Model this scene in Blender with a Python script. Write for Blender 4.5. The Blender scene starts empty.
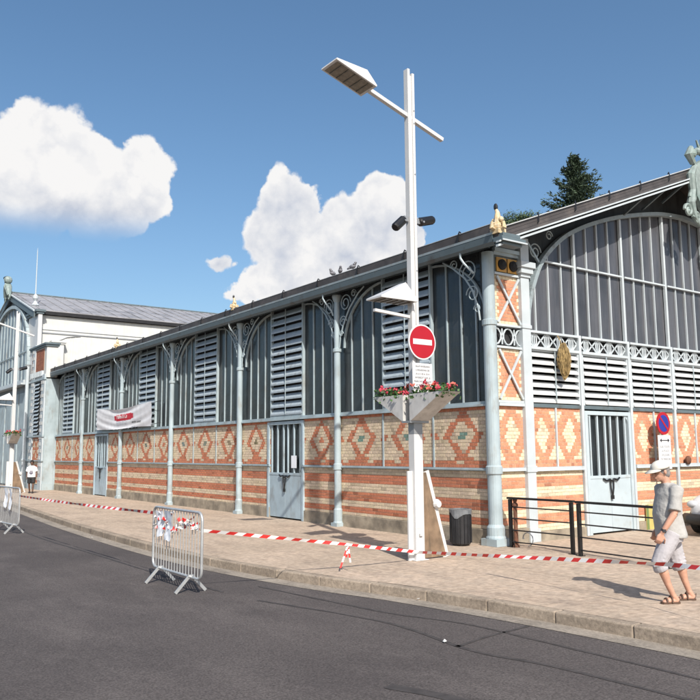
import bpy, bmesh, math, random
from mathutils import Vector, Matrix, noise
R = math.radians
rnd = random.Random(7)
scn = bpy.context.scene
col = scn.collection

# ------------------------------------------------------------------ camera
CAM = Vector((-11.76509, -11.30949, 1.9))
F = Vector((0.57957206, 0.80455491, 0.12956709)).normalized()
RT = Vector((0.81197521, -0.58363784, -0.00794536)).normalized()
UP = RT.cross(F).normalized()
cd = bpy.data.cameras.new('camera'); co = bpy.data.objects.new('camera', cd); col.objects.link(co)
m = Matrix.Identity(4)
for i in range(3):
    m[i][0] = RT[i]; m[i][1] = UP[i]; m[i][2] = -F[i]; m[i][3] = CAM[i]
co.matrix_world = m
cd.sensor_width = 36; cd.lens = 39.998; cd.clip_end = 2000; cd.clip_start = .1
scn.camera = co

# ------------------------------------------------------------------ materials
def nodes(m):
    m.use_nodes = True
    return m.node_tree.nodes, m.node_tree.links

def mat(name, c, rough=.6, var=.12, vscale=3., metal=0., dirt=None, dscale=.8, dlo=.5, dhi=.7, spec=.5, bump=0., bscale=40., streak=None, bdist=.01):
    m = bpy.data.materials.new(name); n, l = nodes(m)
    b = n['Principled BSDF']
    b.inputs['Roughness'].default_value = rough; b.inputs['Metallic'].default_value = metal
    b.inputs['Specular IOR Level'].default_value = spec
    tc = n.new('ShaderNodeTexCoord')
    nz = n.new('ShaderNodeTexNoise'); nz.inputs['Scale'].default_value = vscale; nz.inputs['Detail'].default_value = 6
    l.new(tc.outputs['Object'], nz.inputs['Vector'])
    cr = n.new('ShaderNodeMapRange'); cr.inputs[1].default_value = .3; cr.inputs[2].default_value = .7
    cr.inputs[3].default_value = 1 - var; cr.inputs[4].default_value = 1 + var
    l.new(nz.outputs['Fac'], cr.inputs[0])
    mx = n.new('ShaderNodeMix'); mx.data_type = 'RGBA'; mx.blend_type = 'MULTIPLY'; mx.inputs[0].default_value = 1
    mx.inputs[6].default_value = (*c, 1); l.new(cr.outputs[0], mx.inputs[7])
    out = mx.outputs[2]
    if dirt:
        n2 = n.new('ShaderNodeTexNoise'); n2.inputs['Scale'].default_value = dscale; n2.inputs['Detail'].default_value = 8; n2.inputs['Roughness'].default_value = .65
        src = tc.outputs['Object']
        if streak:
            mp = n.new('ShaderNodeMapping'); mp.inputs['Scale'].default_value = streak
            l.new(src, mp.inputs[0]); src = mp.outputs[0]
        l.new(src, n2.inputs['Vector'])
        r2 = n.new('ShaderNodeMapRange'); r2.inputs[1].default_value = dlo; r2.inputs[2].default_value = dhi
        l.new(n2.outputs['Fac'], r2.inputs[0])
        m2 = n.new('ShaderNodeMix'); m2.data_type = 'RGBA'
        l.new(r2.outputs[0], m2.inputs[0]); l.new(out, m2.inputs[6]); m2.inputs[7].default_value = (*dirt, 1)
        out = m2.outputs[2]
    l.new(out, b.inputs['Base Color'])
    if bump:
        n3 = n.new('ShaderNodeTexNoise'); n3.inputs['Scale'].default_value = bscale; n3.inputs['Detail'].default_value = 5
        l.new(tc.outputs['Object'], n3.inputs['Vector'])
        bp = n.new('ShaderNodeBump'); bp.inputs['Strength'].default_value = bump; bp.inputs['Distance'].default_value = bdist
        l.new(n3.outputs['Fac'], bp.inputs['Height']); l.new(bp.outputs[0], b.inputs['Normal'])
    return m

def brick_mat():
    m = bpy.data.materials.new('brickwork'); n, l = nodes(m); b = n['Principled BSDF']
    b.inputs['Roughness'].default_value = .9; b.inputs['Specular IOR Level'].default_value = .2
    at = n.new('ShaderNodeAttribute'); at.attribute_name = 'bcol'
    tc = n.new('ShaderNodeTexCoord')
    nz = n.new('ShaderNodeTexNoise'); nz.inputs['Scale'].default_value = 25; nz.inputs['Detail'].default_value = 5
    l.new(tc.outputs['Object'], nz.inputs['Vector'])
    r = n.new('ShaderNodeMapRange'); r.inputs[1].default_value = .3; r.inputs[2].default_value = .7; r.inputs[3].default_value = .84; r.inputs[4].default_value = 1.12
    l.new(nz.outputs['Fac'], r.inputs[0])
    mx = n.new('ShaderNodeMix'); mx.data_type = 'RGBA'; mx.blend_type = 'MULTIPLY'; mx.inputs[0].default_value = 1
    l.new(at.outputs['Color'], mx.inputs[6]); l.new(r.outputs[0], mx.inputs[7])
    # soot and rain stains with shapes of their own
    mp = n.new('ShaderNodeMapping'); mp.inputs['Scale'].default_value = (1, .9, .55)
    l.new(tc.outputs['Object'], mp.inputs[0])
    n2 = n.new('ShaderNodeTexNoise'); n2.inputs['Scale'].default_value = 1.1; n2.inputs['Detail'].default_value = 9; n2.inputs['Roughness'].default_value = .68
    l.new(mp.outputs[0], n2.inputs['Vector'])
    r2 = n.new('ShaderNodeMapRange'); r2.inputs[1].default_value = .5; r2.inputs[2].default_value = .78; r2.inputs[4].default_value = .34
    l.new(n2.outputs['Fac'], r2.inputs[0])
    m2 = n.new('ShaderNodeMix'); m2.data_type = 'RGBA'; l.new(r2.outputs[0], m2.inputs[0]); l.new(mx.outputs[2], m2.inputs[6])
    m2.inputs[7].default_value = (.13, .10, .075, 1)
    l.new(m2.outputs[2], b.inputs['Base Color'])
    bp = n.new('ShaderNodeBump'); bp.inputs['Strength'].default_value = .4; bp.inputs['Distance'].default_value = .006
    l.new(nz.outputs['Fac'], bp.inputs['Height']); l.new(bp.outputs[0], b.inputs['Normal'])
    return m

M = dict(
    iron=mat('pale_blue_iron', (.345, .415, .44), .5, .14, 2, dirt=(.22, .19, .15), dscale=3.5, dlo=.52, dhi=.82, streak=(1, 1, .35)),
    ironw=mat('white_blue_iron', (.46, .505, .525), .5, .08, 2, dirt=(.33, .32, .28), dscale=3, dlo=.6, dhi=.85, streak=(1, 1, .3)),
    gutter=mat('gutter_paint', (.105, .14, .155), .5, .12, 2, dirt=(.07, .07, .065), dscale=2),
    glass=mat('dark_panes', (.020, .025, .029), .22, .45, .9, dirt=(.05, .052, .055), dscale=2.2, streak=(1, 1, .15), spec=.6, bump=.35, bscale=1.6, bdist=.06),  # long side panes: dirty reflection streaks painted into the colour
    glassg=mat('reflection_streaked_panes', (.048, .050, .058), .26, .30, 1.1, dirt=(.10, .10, .11), dscale=2.4, streak=(1, 1, .10), dlo=.40, dhi=.66, spec=.5, bump=.4, bscale=1.4, bdist=.06),  # gable panes: paler upright streaks paint in dirty reflections
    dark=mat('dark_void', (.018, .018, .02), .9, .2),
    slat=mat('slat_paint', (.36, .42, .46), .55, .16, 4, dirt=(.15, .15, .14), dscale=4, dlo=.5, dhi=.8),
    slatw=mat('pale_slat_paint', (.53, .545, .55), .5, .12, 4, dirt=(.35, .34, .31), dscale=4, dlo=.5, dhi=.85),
    roof=mat('roof_zinc', (.062, .054, .052), .6, .25, 3, dirt=(.10, .085, .075), dscale=1.5),
    coping=mat('coping_metal', (.42, .43, .43), .5, .15, 3),
    slate=mat('roof_sheet', (.30, .295, .305), .45, .15, 2, dirt=(.15, .15, .155), dscale=.8),
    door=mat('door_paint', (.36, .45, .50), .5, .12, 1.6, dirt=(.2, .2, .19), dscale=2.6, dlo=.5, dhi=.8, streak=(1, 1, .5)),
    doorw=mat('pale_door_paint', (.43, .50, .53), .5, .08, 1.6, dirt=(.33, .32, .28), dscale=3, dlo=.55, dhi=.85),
    mortar=mat('mortar', (.36, .31, .25), .95, .15, 8),
    plinth=mat('stone_plinth', (.33, .28, .21), .9, .25, 4, dirt=(.13, .11, .085), dscale=1.6, dlo=.42, dhi=.72, bump=.5, bscale=14),
    white=mat('white_lamp_paint', (.57, .565, .555), .35, .04, 3, dirt=(.5, .48, .44), dscale=2.5, dlo=.6, dhi=.85),
    refl=mat('lamp_lens', (.16, .14, .11), .3, .3, 14),
    black=mat('black_paint', (.012, .012, .013), .35, .2, 5),
    blackp=mat('black_plastic', (.02, .02, .022), .5, .3, 7, bump=.3),
    ply=mat('weathered_plywood', (.20, .135, .085), .85, .3, 5, dirt=(.10, .075, .05), dscale=3, streak=(4, 4, .6), bump=.2),
    galv=mat('galvanised_steel', (.52, .53, .53), .4, .12, 8, metal=.55),
    rust=mat('rusty_iron', (.13, .055, .03), .85, .35, 14, dirt=(.04, .03, .025)),
    red=mat('sign_red', (.37, .006, .016), .4, .06), blue=mat('sign_blue', (.018, .03, .25), .4, .08),
    signw=mat('sign_white', (.62, .62, .62), .4, .04), ink=mat('sign_ink', (.03, .03, .035), .6, .1), greysteel=mat('grey_steel', (.3, .31, .32), .4, .1, metal=.4),
    tapew=mat('tape_white', (.78, .77, .75), .4, .05), taper=mat('tape_red', (.62, .035, .03), .4, .08),
    paper=mat('paper', (.78, .80, .84), .8, .05),
    cloth=mat('banner_cloth', (.70, .70, .71), .8, .08, 4), bred=mat('banner_red', (.55, .03, .05), .7, .1),
    gold=mat('ochre_glazed_ornament', (.55, .42, .24), .5, .3, 9, dirt=(.62, .55, .42), dscale=8), ochre=mat('ochre_tile', (.55, .30, .07), .6, .2, 8),
    statue=mat('weathered_pale_cast_iron', (.24, .29, .275), .6, .25, 6, dirt=(.16, .22, .2), dscale=4, dlo=.45, dhi=.7), shield=mat('red_shield', (.42, .13, .09), .6, .2),
    leaf=mat('geranium_leaf', (.05, .11, .03), .7, .4, 12), fpink=mat('pink_petals', (.62, .07, .11), .7, .2, 20), fred=mat('coral_petals', (.68, .16, .12), .7, .2, 20),
    bark=mat('bark', (.09, .06, .04), .95, .3, 10), needle=mat('conifer_needles', (.035, .058, .030), .8, .5, 2.2), leafy=mat('tree_leaves', (.05, .08, .03), .8, .4, 2),
    skin=mat('skin', (.50, .27, .185), .55, .12, 12, bump=.3, bscale=30), skin2=mat('skin_dark', (.12, .065, .045), .55, .06, 8), hair=mat('grey_hair', (.22, .20, .19), .8, .2, 30), hairb=mat('black_hair', (.015, .012, .012), .8, .2, 30),
    tee=mat('grey_tshirt', (.39, .38, .36), .9, .06, 5, bump=.9, bscale=5, bdist=.05), shorts=mat('pale_grey_cotton', (.40, .385, .40), .9, .08, 6, bump=.7, bscale=5, bdist=.05), cap=mat('cream_cap', (.62, .59, .52), .9, .06), sandal=mat('brown_leather', (.10, .055, .035), .6, .2),
    tee2=mat('white_tshirt', (.74, .74, .76), .9, .05), print=mat('shirt_print', (.13, .12, .16), .9, .2), shorts2=mat('black_shorts', (.018, .018, .02), .8, .2),
    car=mat('silver_white_car_paint', (.62, .63, .64), .25, .02, 2), carblack=mat('car_black_trim', (.015, .015, .016), .5, .2), tyre=mat('tyre_rubber', (.02, .02, .02), .85, .2), chrome=mat('chrome', (.7, .7, .7), .15, .02, metal=1.), lamp_glass=mat('headlight_glass', (.5, .52, .54), .1, .05), carglass=mat('car_glass', (.02, .025, .03), .08, .1),
    straw=mat('dry_straw', (.30, .21, .09), .95, .45, 18, dirt=(.10, .07, .035), dscale=9), yellow=mat('poster_yellow', (.50, .42, .14), .7, .15), green=mat('poster_green', (.16, .22, .08), .7, .2),
    whitewall=mat('white_boarding', (.57, .57, .545), .8, .08, 3, dirt=(.52, .51, .46), dscale=3, streak=(3, 3, .25), dlo=.48, dhi=.8),
    tar=mat('tar_seal', (.050, .044, .042), .7, .3, 9), tglass=mat('transept_panes', (.20, .24, .27), .35, .3, .8, dirt=(.12, .14, .16), dscale=1.2),
    endwall=mat('grey_end_wall', (.20, .235, .255), .6, .15, 1.5),
    zincp=mat('weathered_planter_metal', (.54, .525, .50), .5, .10, 6, dirt=(.36, .34, .31), dscale=6, dlo=.5, dhi=.75, streak=(1, 1, .4)),
    backing=mat('streaked_grey_boarding', (.050, .056, .058), .7, .3, 2, dirt=(.025, .027, .028), dscale=3, streak=(2.5, 1, .2)),  # dark grey with darker upright streaks
    archp=mat('shaded_blue_grey_paint', (.27, .325, .345), .6, .15, 3, dirt=(.16, .17, .17), dscale=3),  # gable arch paint, darkened: its shade is put into the colour
    bird=mat('pigeon_feathers', (.22, .22, .24), .8, .3, 30), litter=mat('litter_paper', (.75, .75, .72), .8, .1), wood=mat('kiosk_red', (.35, .04, .05), .6, .2),
)
M['brick'] = brick_mat()

# ------------------------------------------------------------------ mesh helpers
class MB:
    def __init__(s): s.v = []; s.f = []; s.c = []; s.mi = []
    def add(s, vs, fs, mi=0, c=None):
        o = len(s.v); s.v += [tuple(v) for v in vs]
        for f in fs: s.f.append(tuple(i + o for i in f)); s.mi.append(mi); s.c.append(c)
    def box(s, a, b, mi=0, c=None):
        x0, y0, z0 = (min(a[i], b[i]) for i in range(3)); x1, y1, z1 = (max(a[i], b[i]) for i in range(3))
        s.add([(x0, y0, z0), (x1, y0, z0), (x1, y1, z0), (x0, y1, z0), (x0, y0, z1), (x1, y0, z1), (x1, y1, z1), (x0, y1, z1)],
              [(0, 3, 2, 1), (4, 5, 6, 7), (0, 1, 5, 4), (1, 2, 6, 5), (2, 3, 7, 6), (3, 0, 4, 7)], mi, c)
    def hexa(s, P, mi=0):     # 8 points: bottom 4 ccw, top 4 ccw
        s.add(P, [(0, 3, 2, 1), (4, 5, 6, 7), (0, 1, 5, 4), (1, 2, 6, 5), (2, 3, 7, 6), (3, 0, 4, 7)], mi)
    def bar(s, a, b, w, h, up=(0, 0, 1), mi=0):   # rectangular bar from a to b
        a, b = Vector(a), Vector(b); d = (b - a).normalized(); up = Vector(up)
        sd = d.cross(up)
        if sd.length < 1e-4: sd = d.cross(Vector((1, 0, 0)))
        sd.normalize(); u = sd.cross(d).normalized(); sd = sd * w / 2; u = u * h / 2
        s.hexa([a - sd - u, a + sd - u, b + sd - u, b - sd - u, a - sd + u, a + sd + u, b + sd + u, b - sd + u], mi)
    def tube(s, pts, r, n=8, mi=0, closed=False, cap=True, ell=None):
        pts = [Vector(p) for p in pts]; k = len(pts)
        rs = r if isinstance(r, (list, tuple)) else [r] * k
        prev = None; base = len(s.v); rings = []
        for i, p in enumerate(pts):
            if closed: d = pts[(i + 1) % k] - pts[i - 1]
            else: d = pts[min(i + 1, k - 1)] - pts[max(i - 1, 0)]
            d.normalize()
            if prev is None:
                ref = Vector((0, 0, 1)) if abs(d.z) < .9 else Vector((1, 0, 0))
                x = d.cross(ref).normalized()
            else:
                x = (prev - d * prev.dot(d)).normalized()
            prev = x; y = d.cross(x)
            for j in range(n):
                t = 2 * math.pi * j / n
                s.v.append(tuple(p + (x * math.cos(t) + y * math.sin(t)) * rs[i]))
        for i in range(k if closed else k - 1):
            a = base + i * n; b = base + ((i + 1) % k) * n
            for j in range(n):
                s.f.append((a + j, a + (j + 1) % n, b + (j + 1) % n, b + j)); s.mi.append(mi); s.c.append(None)
        if cap and not closed:
            s.f.append(tuple(base + j for j in range(n))[::-1]); s.mi.append(mi); s.c.append(None)
            e = base + (k - 1) * n
            s.f.append(tuple(e + j for j in range(n))); s.mi.append(mi); s.c.append(None)
    def lathe(s, prof, c=(0, 0, 0), n=16, mi=0):   # prof [(r,z)]
        s.tube([(c[0], c[1], c[2] + z + 1e-5 * i) for i, (r, z) in enumerate(prof)], [max(r, .0005) for r, z in prof], n, mi)
    def ball(s, c, r, n=10, k=7, mi=0, sc=(1, 1, 1)):
        c = Vector(c); base = len(s.v)
        for i in range(k + 1):
            ph = math.pi * i / k
            for j in range(n):
                t = 2 * math.pi * j / n
                s.v.append((c.x + r * sc[0] * math.sin(ph) * math.cos(t), c.y + r * sc[1] * math.sin(ph) * math.sin(t), c.z + r * sc[2] * math.cos(ph)))
        for i in range(k):
            for j in range(n):
                a = base + i * n
                s.f.append((a + j, a + n + j, a + n + (j + 1) % n, a + (j + 1) % n)); s.mi.append(mi); s.c.append(None)
    def prism(s, poly, axis, a, b, mi=0):   # poly of 2d points extruded along axis from a to b
        def P(q, w):
            if axis == 'x': return (w, q[0], q[1])
            if axis == 'y': return (q[0], w, q[1])
            return (q[0], q[1], w)
        n = len(poly); o = len(s.v)
        s.v += [P(q, a) for q in poly] + [P(q, b) for q in poly]
        for f in [tuple(range(n))[::-1], tuple(range(n, 2 * n))] + [(i, (i + 1) % n, n + (i + 1) % n, n + i) for i in range(n)]:
            s.f.append(tuple(x + o for x in f)); s.mi.append(mi); s.c.append(None)
    def build(s, name, mats, parent=None, smooth=False, bevel=0, fix=True, loc=None):
        me = bpy.data.meshes.new(name); me.from_pydata(s.v, [], s.f)
        if not isinstance(mats, (list, tuple)): mats = [mats]
        for q in mats: me.materials.append(q)
        me.polygons.foreach_set('material_index', s.mi)
        if any(c is not None for c in s.c):
            ca = me.color_attributes.new('bcol', 'FLOAT_COLOR', 'CORNER')
            data = []
            for p in me.polygons:
                c = s.c[p.index] or (.36, .31, .25)
                data += [c[0], c[1], c[2], 1.] * p.loop_total
            ca.data.foreach_set('color', data)
        if fix:
            bm = bmesh.new(); bm.from_mesh(me); bmesh.ops.recalc_face_normals(bm, faces=bm.faces); bm.to_mesh(me); bm.free()
        if smooth: me.polygons.foreach_set('use_smooth', [True] * len(me.polygons))
        o = bpy.data.objects.new(name, me); col.objects.link(o)
        if parent: o.parent = parent
        if loc: o.location = loc
        if bevel:
            md = o.modifiers.new('b', 'BEVEL'); md.width = bevel; md.segments = 2; md.limit_method = 'ANGLE'
        return o

def tag(o, label=None, cat=None, group=None, kind=None):
    if label: o['label'] = label
    if cat: o['category'] = cat
    if group: o['group'] = group
    if kind: o['kind'] = kind
    return o
def thing(name, loc, label, cat, group=None, rz=0):
    o = bpy.data.objects.new(name, None); col.objects.link(o); o.location = loc; o.rotation_euler = (0, 0, rz); o.empty_display_size = .2
    return tag(o, label, cat, group)
def copy_tree(o, parent=None):
    c = o.copy(); col.objects.link(c)
    if parent: c.parent = parent
    for ch in list(o.children): copy_tree(ch, c)
    return c
def arc(cx, cz, rx, rz, a0, a1, n=12):
    return [(cx + rx * math.cos(R(a0 + (a1 - a0) * i / n)), cz + rz * math.sin(R(a0 + (a1 - a0) * i / n))) for i in range(n + 1)]

# ------------------------------------------------------------------ brick panels made of individual bricks
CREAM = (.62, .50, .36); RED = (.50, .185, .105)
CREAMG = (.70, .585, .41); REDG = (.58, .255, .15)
TEAL = (.16, .25, .21)
def bricks(mb, plane, at, u0, u1, z0, z1, fn, L=.23, H=.08, depth=.005, joint=.009):
    """plane 'A' : wall x=at facing -X, u=y ; plane 'B' : wall y=at facing -Y, u=x"""
    rows = max(1, round((z1 - z0) / H)); H = (z1 - z0) / rows
    for r in range(rows):
        za, zb = z0 + r * H + joint / 2, z0 + (r + 1) * H - joint / 2
        off = (L / 2) * (r % 2) + math.floor(u0 / L) * L
        u = off - L
        while u < u1:
            a, b = max(u + joint / 2, u0 + .001), min(u + L - joint / 2, u1 - .001)
            if b - a > .02:
                c = fn((a + b) / 2, (za + zb) / 2)
                k = 1 + rnd.uniform(-.15, .12); w = rnd.uniform(-.02, .02)
                if rnd.random() < .05: k *= .72
                c = (c[0] * k, max(.01, c[1] * k + w * c[1]), max(.01, c[2] * k - w * c[2]))
                d = depth + rnd.uniform(-.0015, .0015)
                if plane == 'A':
                    P = [(at, a, za), (at, b, za), (at, b, zb), (at, a, zb), (at - d, a + .002, za + .002), (at - d, b - .002, za + .002), (at - d, b - .002, zb - .002), (at - d, a + .002, zb - .002)]
                else:
                    P = [(a, at, za), (b, at, za), (b, at, zb), (a, at, zb), (a + .002, at - d, za + .002), (b - .002, at - d, za + .002), (b - .002, at - d, zb - .002), (a + .002, at - d, zb - .002)]
                mb.add(P, [(4, 5, 6, 7), (0, 1, 5, 4), (1, 2, 6, 5), (2, 3, 7, 6), (3, 0, 4, 7)], 0, c)
            u += L
MORT = (.44, .365, .27)
def backing(mb, plane, at, u0, u1, z0, z1, t=.2, c=MORT):
    if plane == 'A': mb.box((at, u0, z0), (at + t, u1, z1), 0, c)
    else: mb.box((u0, at, z0), (u1, at + t, z1), 0, c)

ZR, ZB, SILL = 1.51, 2.80, 2.92       # rail, top of diamonds, sill
L = 5.467; T3 = L / 3
def diamond_A(centers, cols, jit):
    def fn(u, z):
        if z < ZR + .20: return RED if z < ZR + .12 or (int(u / .12) % 9) in (0, 1, 2, 3, 4, 5, 6) and z < ZR + .17 else CREAM
        if z > ZB - .07: return RED
        for c, q in zip(centers, cols):
            du, dz = abs(u - c), abs(z - 2.215)
            d = du / .60 + dz / .555
            if .66 < d < 1.03: return RED
            if du < .11 and dz < .09: return q
            if abs(du - T3 / 2) < .12 and dz < .07 and q is not None: return RED
            if dz > .47 and du < .30 and z < 2.3: return RED
        return CREAM
    return fn
def stripes(a, b):
    def fn(u, z):
        for lo, hi in ((1.10, 1.325), (.69, .90), (.36, .55)):
            if lo < z < hi: return b
        return a
    return fn
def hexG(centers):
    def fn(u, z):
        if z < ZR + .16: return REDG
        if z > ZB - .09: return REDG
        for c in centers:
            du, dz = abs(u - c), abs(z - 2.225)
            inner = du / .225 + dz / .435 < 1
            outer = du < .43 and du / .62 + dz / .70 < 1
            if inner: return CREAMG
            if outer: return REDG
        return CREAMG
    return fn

hall = thing('market_hall', (0, 0, 0), 'long iron-framed market hall of red and cream patterned brick with pale columns', 'market hall')

# ------------------------------------------------------------------ hall: long side, x = 0 facing the road
NB = 6; YE = 32.15
doors_b = {1: (L + T3 * 1, L + T3 * 2), 4: (4 * L + T3, 4 * L + 2 * T3)}
for k in range(NB):
    y0 = k * L; y1 = min((k + 1) * L, YE)
    segs = [(y0 + .0, y1)] if k not in doors_b else [(y0, doors_b[k][0]), (doors_b[k][1], y1)]
    for sa, sb in segs:
        cs = [y0 + T3 * (i + .5) for i in range(3)]
        q = {0: [TEAL, TEAL, TEAL], 1: [TEAL, TEAL, RED], 2: [(.26, .2, .13), (.2, .22, .18), (.2, .24, .22)]}.get(k, [RED, (.2, .22, .18), RED])
        if k == 1: q = [RED, RED, (.2, .17, .1)]
        mb = MB(); backing(mb, 'A', 0, sa, sb, ZR + .03, ZB + .02)
        bricks(mb, 'A', 0, sa, sb, ZR + .03, ZB + .02, diamond_A(cs, q, 0), L=.118, H=.075)
        mb.build('diamond_brick_panel', M['brick'], hall, fix=False)
        mb = MB(); backing(mb, 'A', 0, sa, sb, .30, ZR - .03)
        bricks(mb, 'A', 0, sa, sb, .30, ZR - .03, stripes(CREAM, RED), H=.072)
        mb.build('striped_brick_wall', M['brick'], hall, fix=False)
        mb = MB(); mb.box((-.035, sa + .002, -.1), (.2, sb - .002, .297)); mb.build('stone_plinth', M['plinth'], hall, bevel=.012)
        mb = MB(); mb.box((-.05, sa + .003, ZR - .03), (.15, sb - .003, ZR + .03)); mb.box((-.075, sa + .004, ZR - .012), (-.05, sb - .004, ZR + .012)); mb.build('wall_rail', M['iron'], hall)
        for i in (1, 2):
            yy = y0 + T3 * i
            if sa + .1 < yy < sb - .1:
                mb = MB(); mb.box((-.03, yy - .022, ZR + .031), (-.0065, yy + .022, ZB)); mb.build('cover_strip', M['iron'], hall)
    for (sa, sb) in [(y0, y1)]:
        mb = MB(); mb.box((-.09, sa + .005, ZB + .02), (.15, sb - .005, ZB + .06)); mb.box((-.05, sa + .006, ZB + .06), (.15, sb - .006, SILL)); mb.build('window_sill', M['iron'], hall)
    # windows either side of a louver
    for w in range(3):
        a, b = y0 + T3 * w, min(y0 + T3 * (w + 1), y1)
        if w == 1:
            mb = MB()
            mb.box((-.03, a, SILL), (.06, a + .05, 6.16)); mb.box((-.03, b - .05, SILL), (.06, b, 6.16)); mb.box((-.03, a + .05, SILL), (.06, b - .05, SILL + .05))
            lv = mb.build('louver_shutter', M['iron'], hall)
            mb = MB(); n = 14; p = (6.13 - 2.99) / n
            for i in range(n):
                z = 2.99 + p * i
                mb.hexa([(-.045, a + .052, z - .015), (.055, a + .052, z + .12), (.055, b - .052, z + .12), (-.045, b - .052, z - .015), (-.045, a + .052, z + .03), (.055, a + .052, z + .165), (.055, b - .052, z + .165), (-.045, b - .052, z + .03)])
            mb.build('louver_slats', M['slat'], lv)
            mb = MB(); mb.box((-.062, (a + b) / 2 - .012, 3.0), (-.048, (a + b) / 2 + .012, 6.1)); mb.build('control_rod', M['iron'], lv)
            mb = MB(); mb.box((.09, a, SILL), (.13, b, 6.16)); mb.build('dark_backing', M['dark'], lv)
        else:
            mb = MB(); mb.box((.07, a, SILL), (.11, b, 6.25)); g = mb.build('window', M['glass'], hall)
            mb = MB()
            for i in range(1, 4):
                yy = a + (b - a) * i / 4
                top = 6.15 if False else None
                e = (yy - y0) if w == 0 else (y0 + L - yy)   # distance from column
                t = max(0, min(1, (T3 - e) / 1.68)); top = 4.62 + 1.48 * math.sqrt(max(0, 1 - t * t))
                mb.box((.035, yy - .016, SILL), (.07, yy + .016, top))
            mb.build('glazing_bars', M['iron'], g)
            # arch strip
            mb = MB(); s = 1 if w == 0 else -1; cy = y0 if w == 0 else y0 + L
            if cy + s * T3 < YE + .5:
                pts = [(cy + s * (T3 - 1.68 * math.cos(R(t))), 4.62 + 1.48 * math.sin(R(t))) for t in range(0, 91, 6)]
                for q0, q1 in zip(pts, pts[1:]):
                    mb.bar((.04, q0[0], q0[1]), (.04, q1[0], q1[1]), .035, .06, up=(1, 0, 0))
                mb.build('arch_strip', M['iron'], g)
    # wall band above the windows
    mb = MB(); mb.box((.02, y0, 6.16), (.16, y1, 6.42)); mb.build('eaves_beam', M['gutter'], hall)

def scroll(mb, P, cy, cz, r, turns=1.6, s=1, w=.028, n=26):
    pts = []
    for i in range(n + 1):
        t = i / n; a = t * turns * 2 * math.pi; rr = r * (1 - .72 * t)
        pts.append(P(cy + s * rr * math.cos(a), cz + rr * math.sin(a)))
    mb.tube(pts, w / 2, 6)
for k in range(NB):
    if k == 0: continue
    y = k * L
    mb = MB(); X = -.10
    mb.lathe([(.13, 0), (.13, .10), (.115, .13), (.112, .42), (.094, .46), (.092, 1.42), (.115, 1.44), (.115, 1.58), (.09, 1.60), (.086, 4.50), (.115, 4.52), (.115, 4.60), (.078, 4.62), (.074, 5.85), (.10, 5.9), (.13, 6.0), (.13, 6.04)], (X, y, 0), 14)
    mb.box((X - .135, y - .135, 0), (X + .1, y + .135, .09))
    c = mb.build('column', M['iron'], hall, smooth=False)
    for s in (-1, 1):
        mb = MB(); P = lambda a, b: (-.09, a, b)
        scroll(mb, P, y + s * .38, 5.78, .24, 1.7, s); scroll(mb, P, y + s * .26, 5.30, .16, 1.5, s); scroll(mb, P, y + s * .18, 4.98, .09, 1.3, s)
        scroll(mb, P, y + s * .75, 5.98, .11, 1.4, s)
        mb.tube([P(y + s * .10, 4.62), P(y + s * .14, 4.9), P(y + s * .30, 5.25), P(y + s * .55, 5.6), P(y + s * .95, 5.95), P(y + s * 1.2, 6.08)], .02, 6)
        mb.build('scroll_bracket', M['iron'], c)
    mb = MB()   # eaves strut and downpipe swan neck
    mb.tube([(-.40, y + .22, 6.08), (-.40, y + .22, 5.96), (-.36, y + .18, 5.86), (-.2, y + .10, 5.62), (-.16, y + .10, 5.50)], .024, 7)
    mb.build('swan_neck_pipe', M['iron'], c)
# half bracket beside the corner column
mb = MB(); P = lambda a, b: (-.09, a, b)
scroll(mb, P, .52, 5.72, .27, 1.7, 1); scroll(mb, P, .40, 5.22, .19, 1.5, 1); scroll(mb, P, .28, 4.88, .1, 1.4, 1); scroll(mb, P, .95, 5.95, .12, 1.4, 1)
mb.tube([P(.2, 4.62), P(.24, 4.9), P(.4, 5.3), P(.62, 5.6), P(1.0, 5.9), P(1.3, 6.08)], .022, 6)
mb.tube([(-.40, .42, 6.08), (-.40, .42, 5.96), (-.36, .36, 5.84), (-.22, .22, 5.62)], .026, 7)
mb.build('scroll_bracket', M['iron'], hall)

# gutter, soffit, roof edge
mb = MB()
mb.prism([(-.46, 6.14), (-.30, 6.14), (-.30, 6.17), (.02, 6.17), (.02, 6.40), (-.38, 6.40), (-.38, 6.33), (-.52, 6.33), (-.52, 6.25)], 'y', -.62, YE, 0) if False else None
prof = [(-.40, 6.04), (.02, 6.17), (.02, 6.27), (-.45, 6.27), (-.47, 6.22), (-.45, 6.10)]
mb.prism(prof, 'y', -.58, YE); mb.build('gutter', M['gutter'], hall)
mb = MB(); mb.prism([(-.475, 6.235), (-.455, 6.245), (-.455, 6.282), (-.485, 6.282)], 'y', -.59, YE); mb.build('gutter_lip', M['iron'], hall)
XA = 7.45; SL = .385; ZE = 6.06
def rz(x): return ZE + SL * (x + .46) if x <= XA else rz(2 * XA - x)
mb = MB()
mb.prism([(-.43, 6.272), (.0, 6.272), (XA, rz(XA)), (XA, rz(XA) + .26), (.1, rz(.1) + .26), (-.30, 6.50), (-.43, 6.47)], 'y', -.58, 36.0)
mb.prism([(-.43, rz(-.43)), (XA, rz(XA)), (XA, rz(XA) + .26), (-.2, rz(-.2) + .26), (-.43, rz(-.43) + .22)], 'y', -.72, -.583)
mb.prism([(2 * XA + .46, ZE + .02), (2 * XA + .46, ZE + .24), (2 * XA + .3, rz(-.30) + .26), (XA + .002, rz(XA) + .26), (XA + .002, rz(XA))], 'y', -.72, 36.0)
roof = mb.build('roof', M['roof'], hall)
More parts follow.
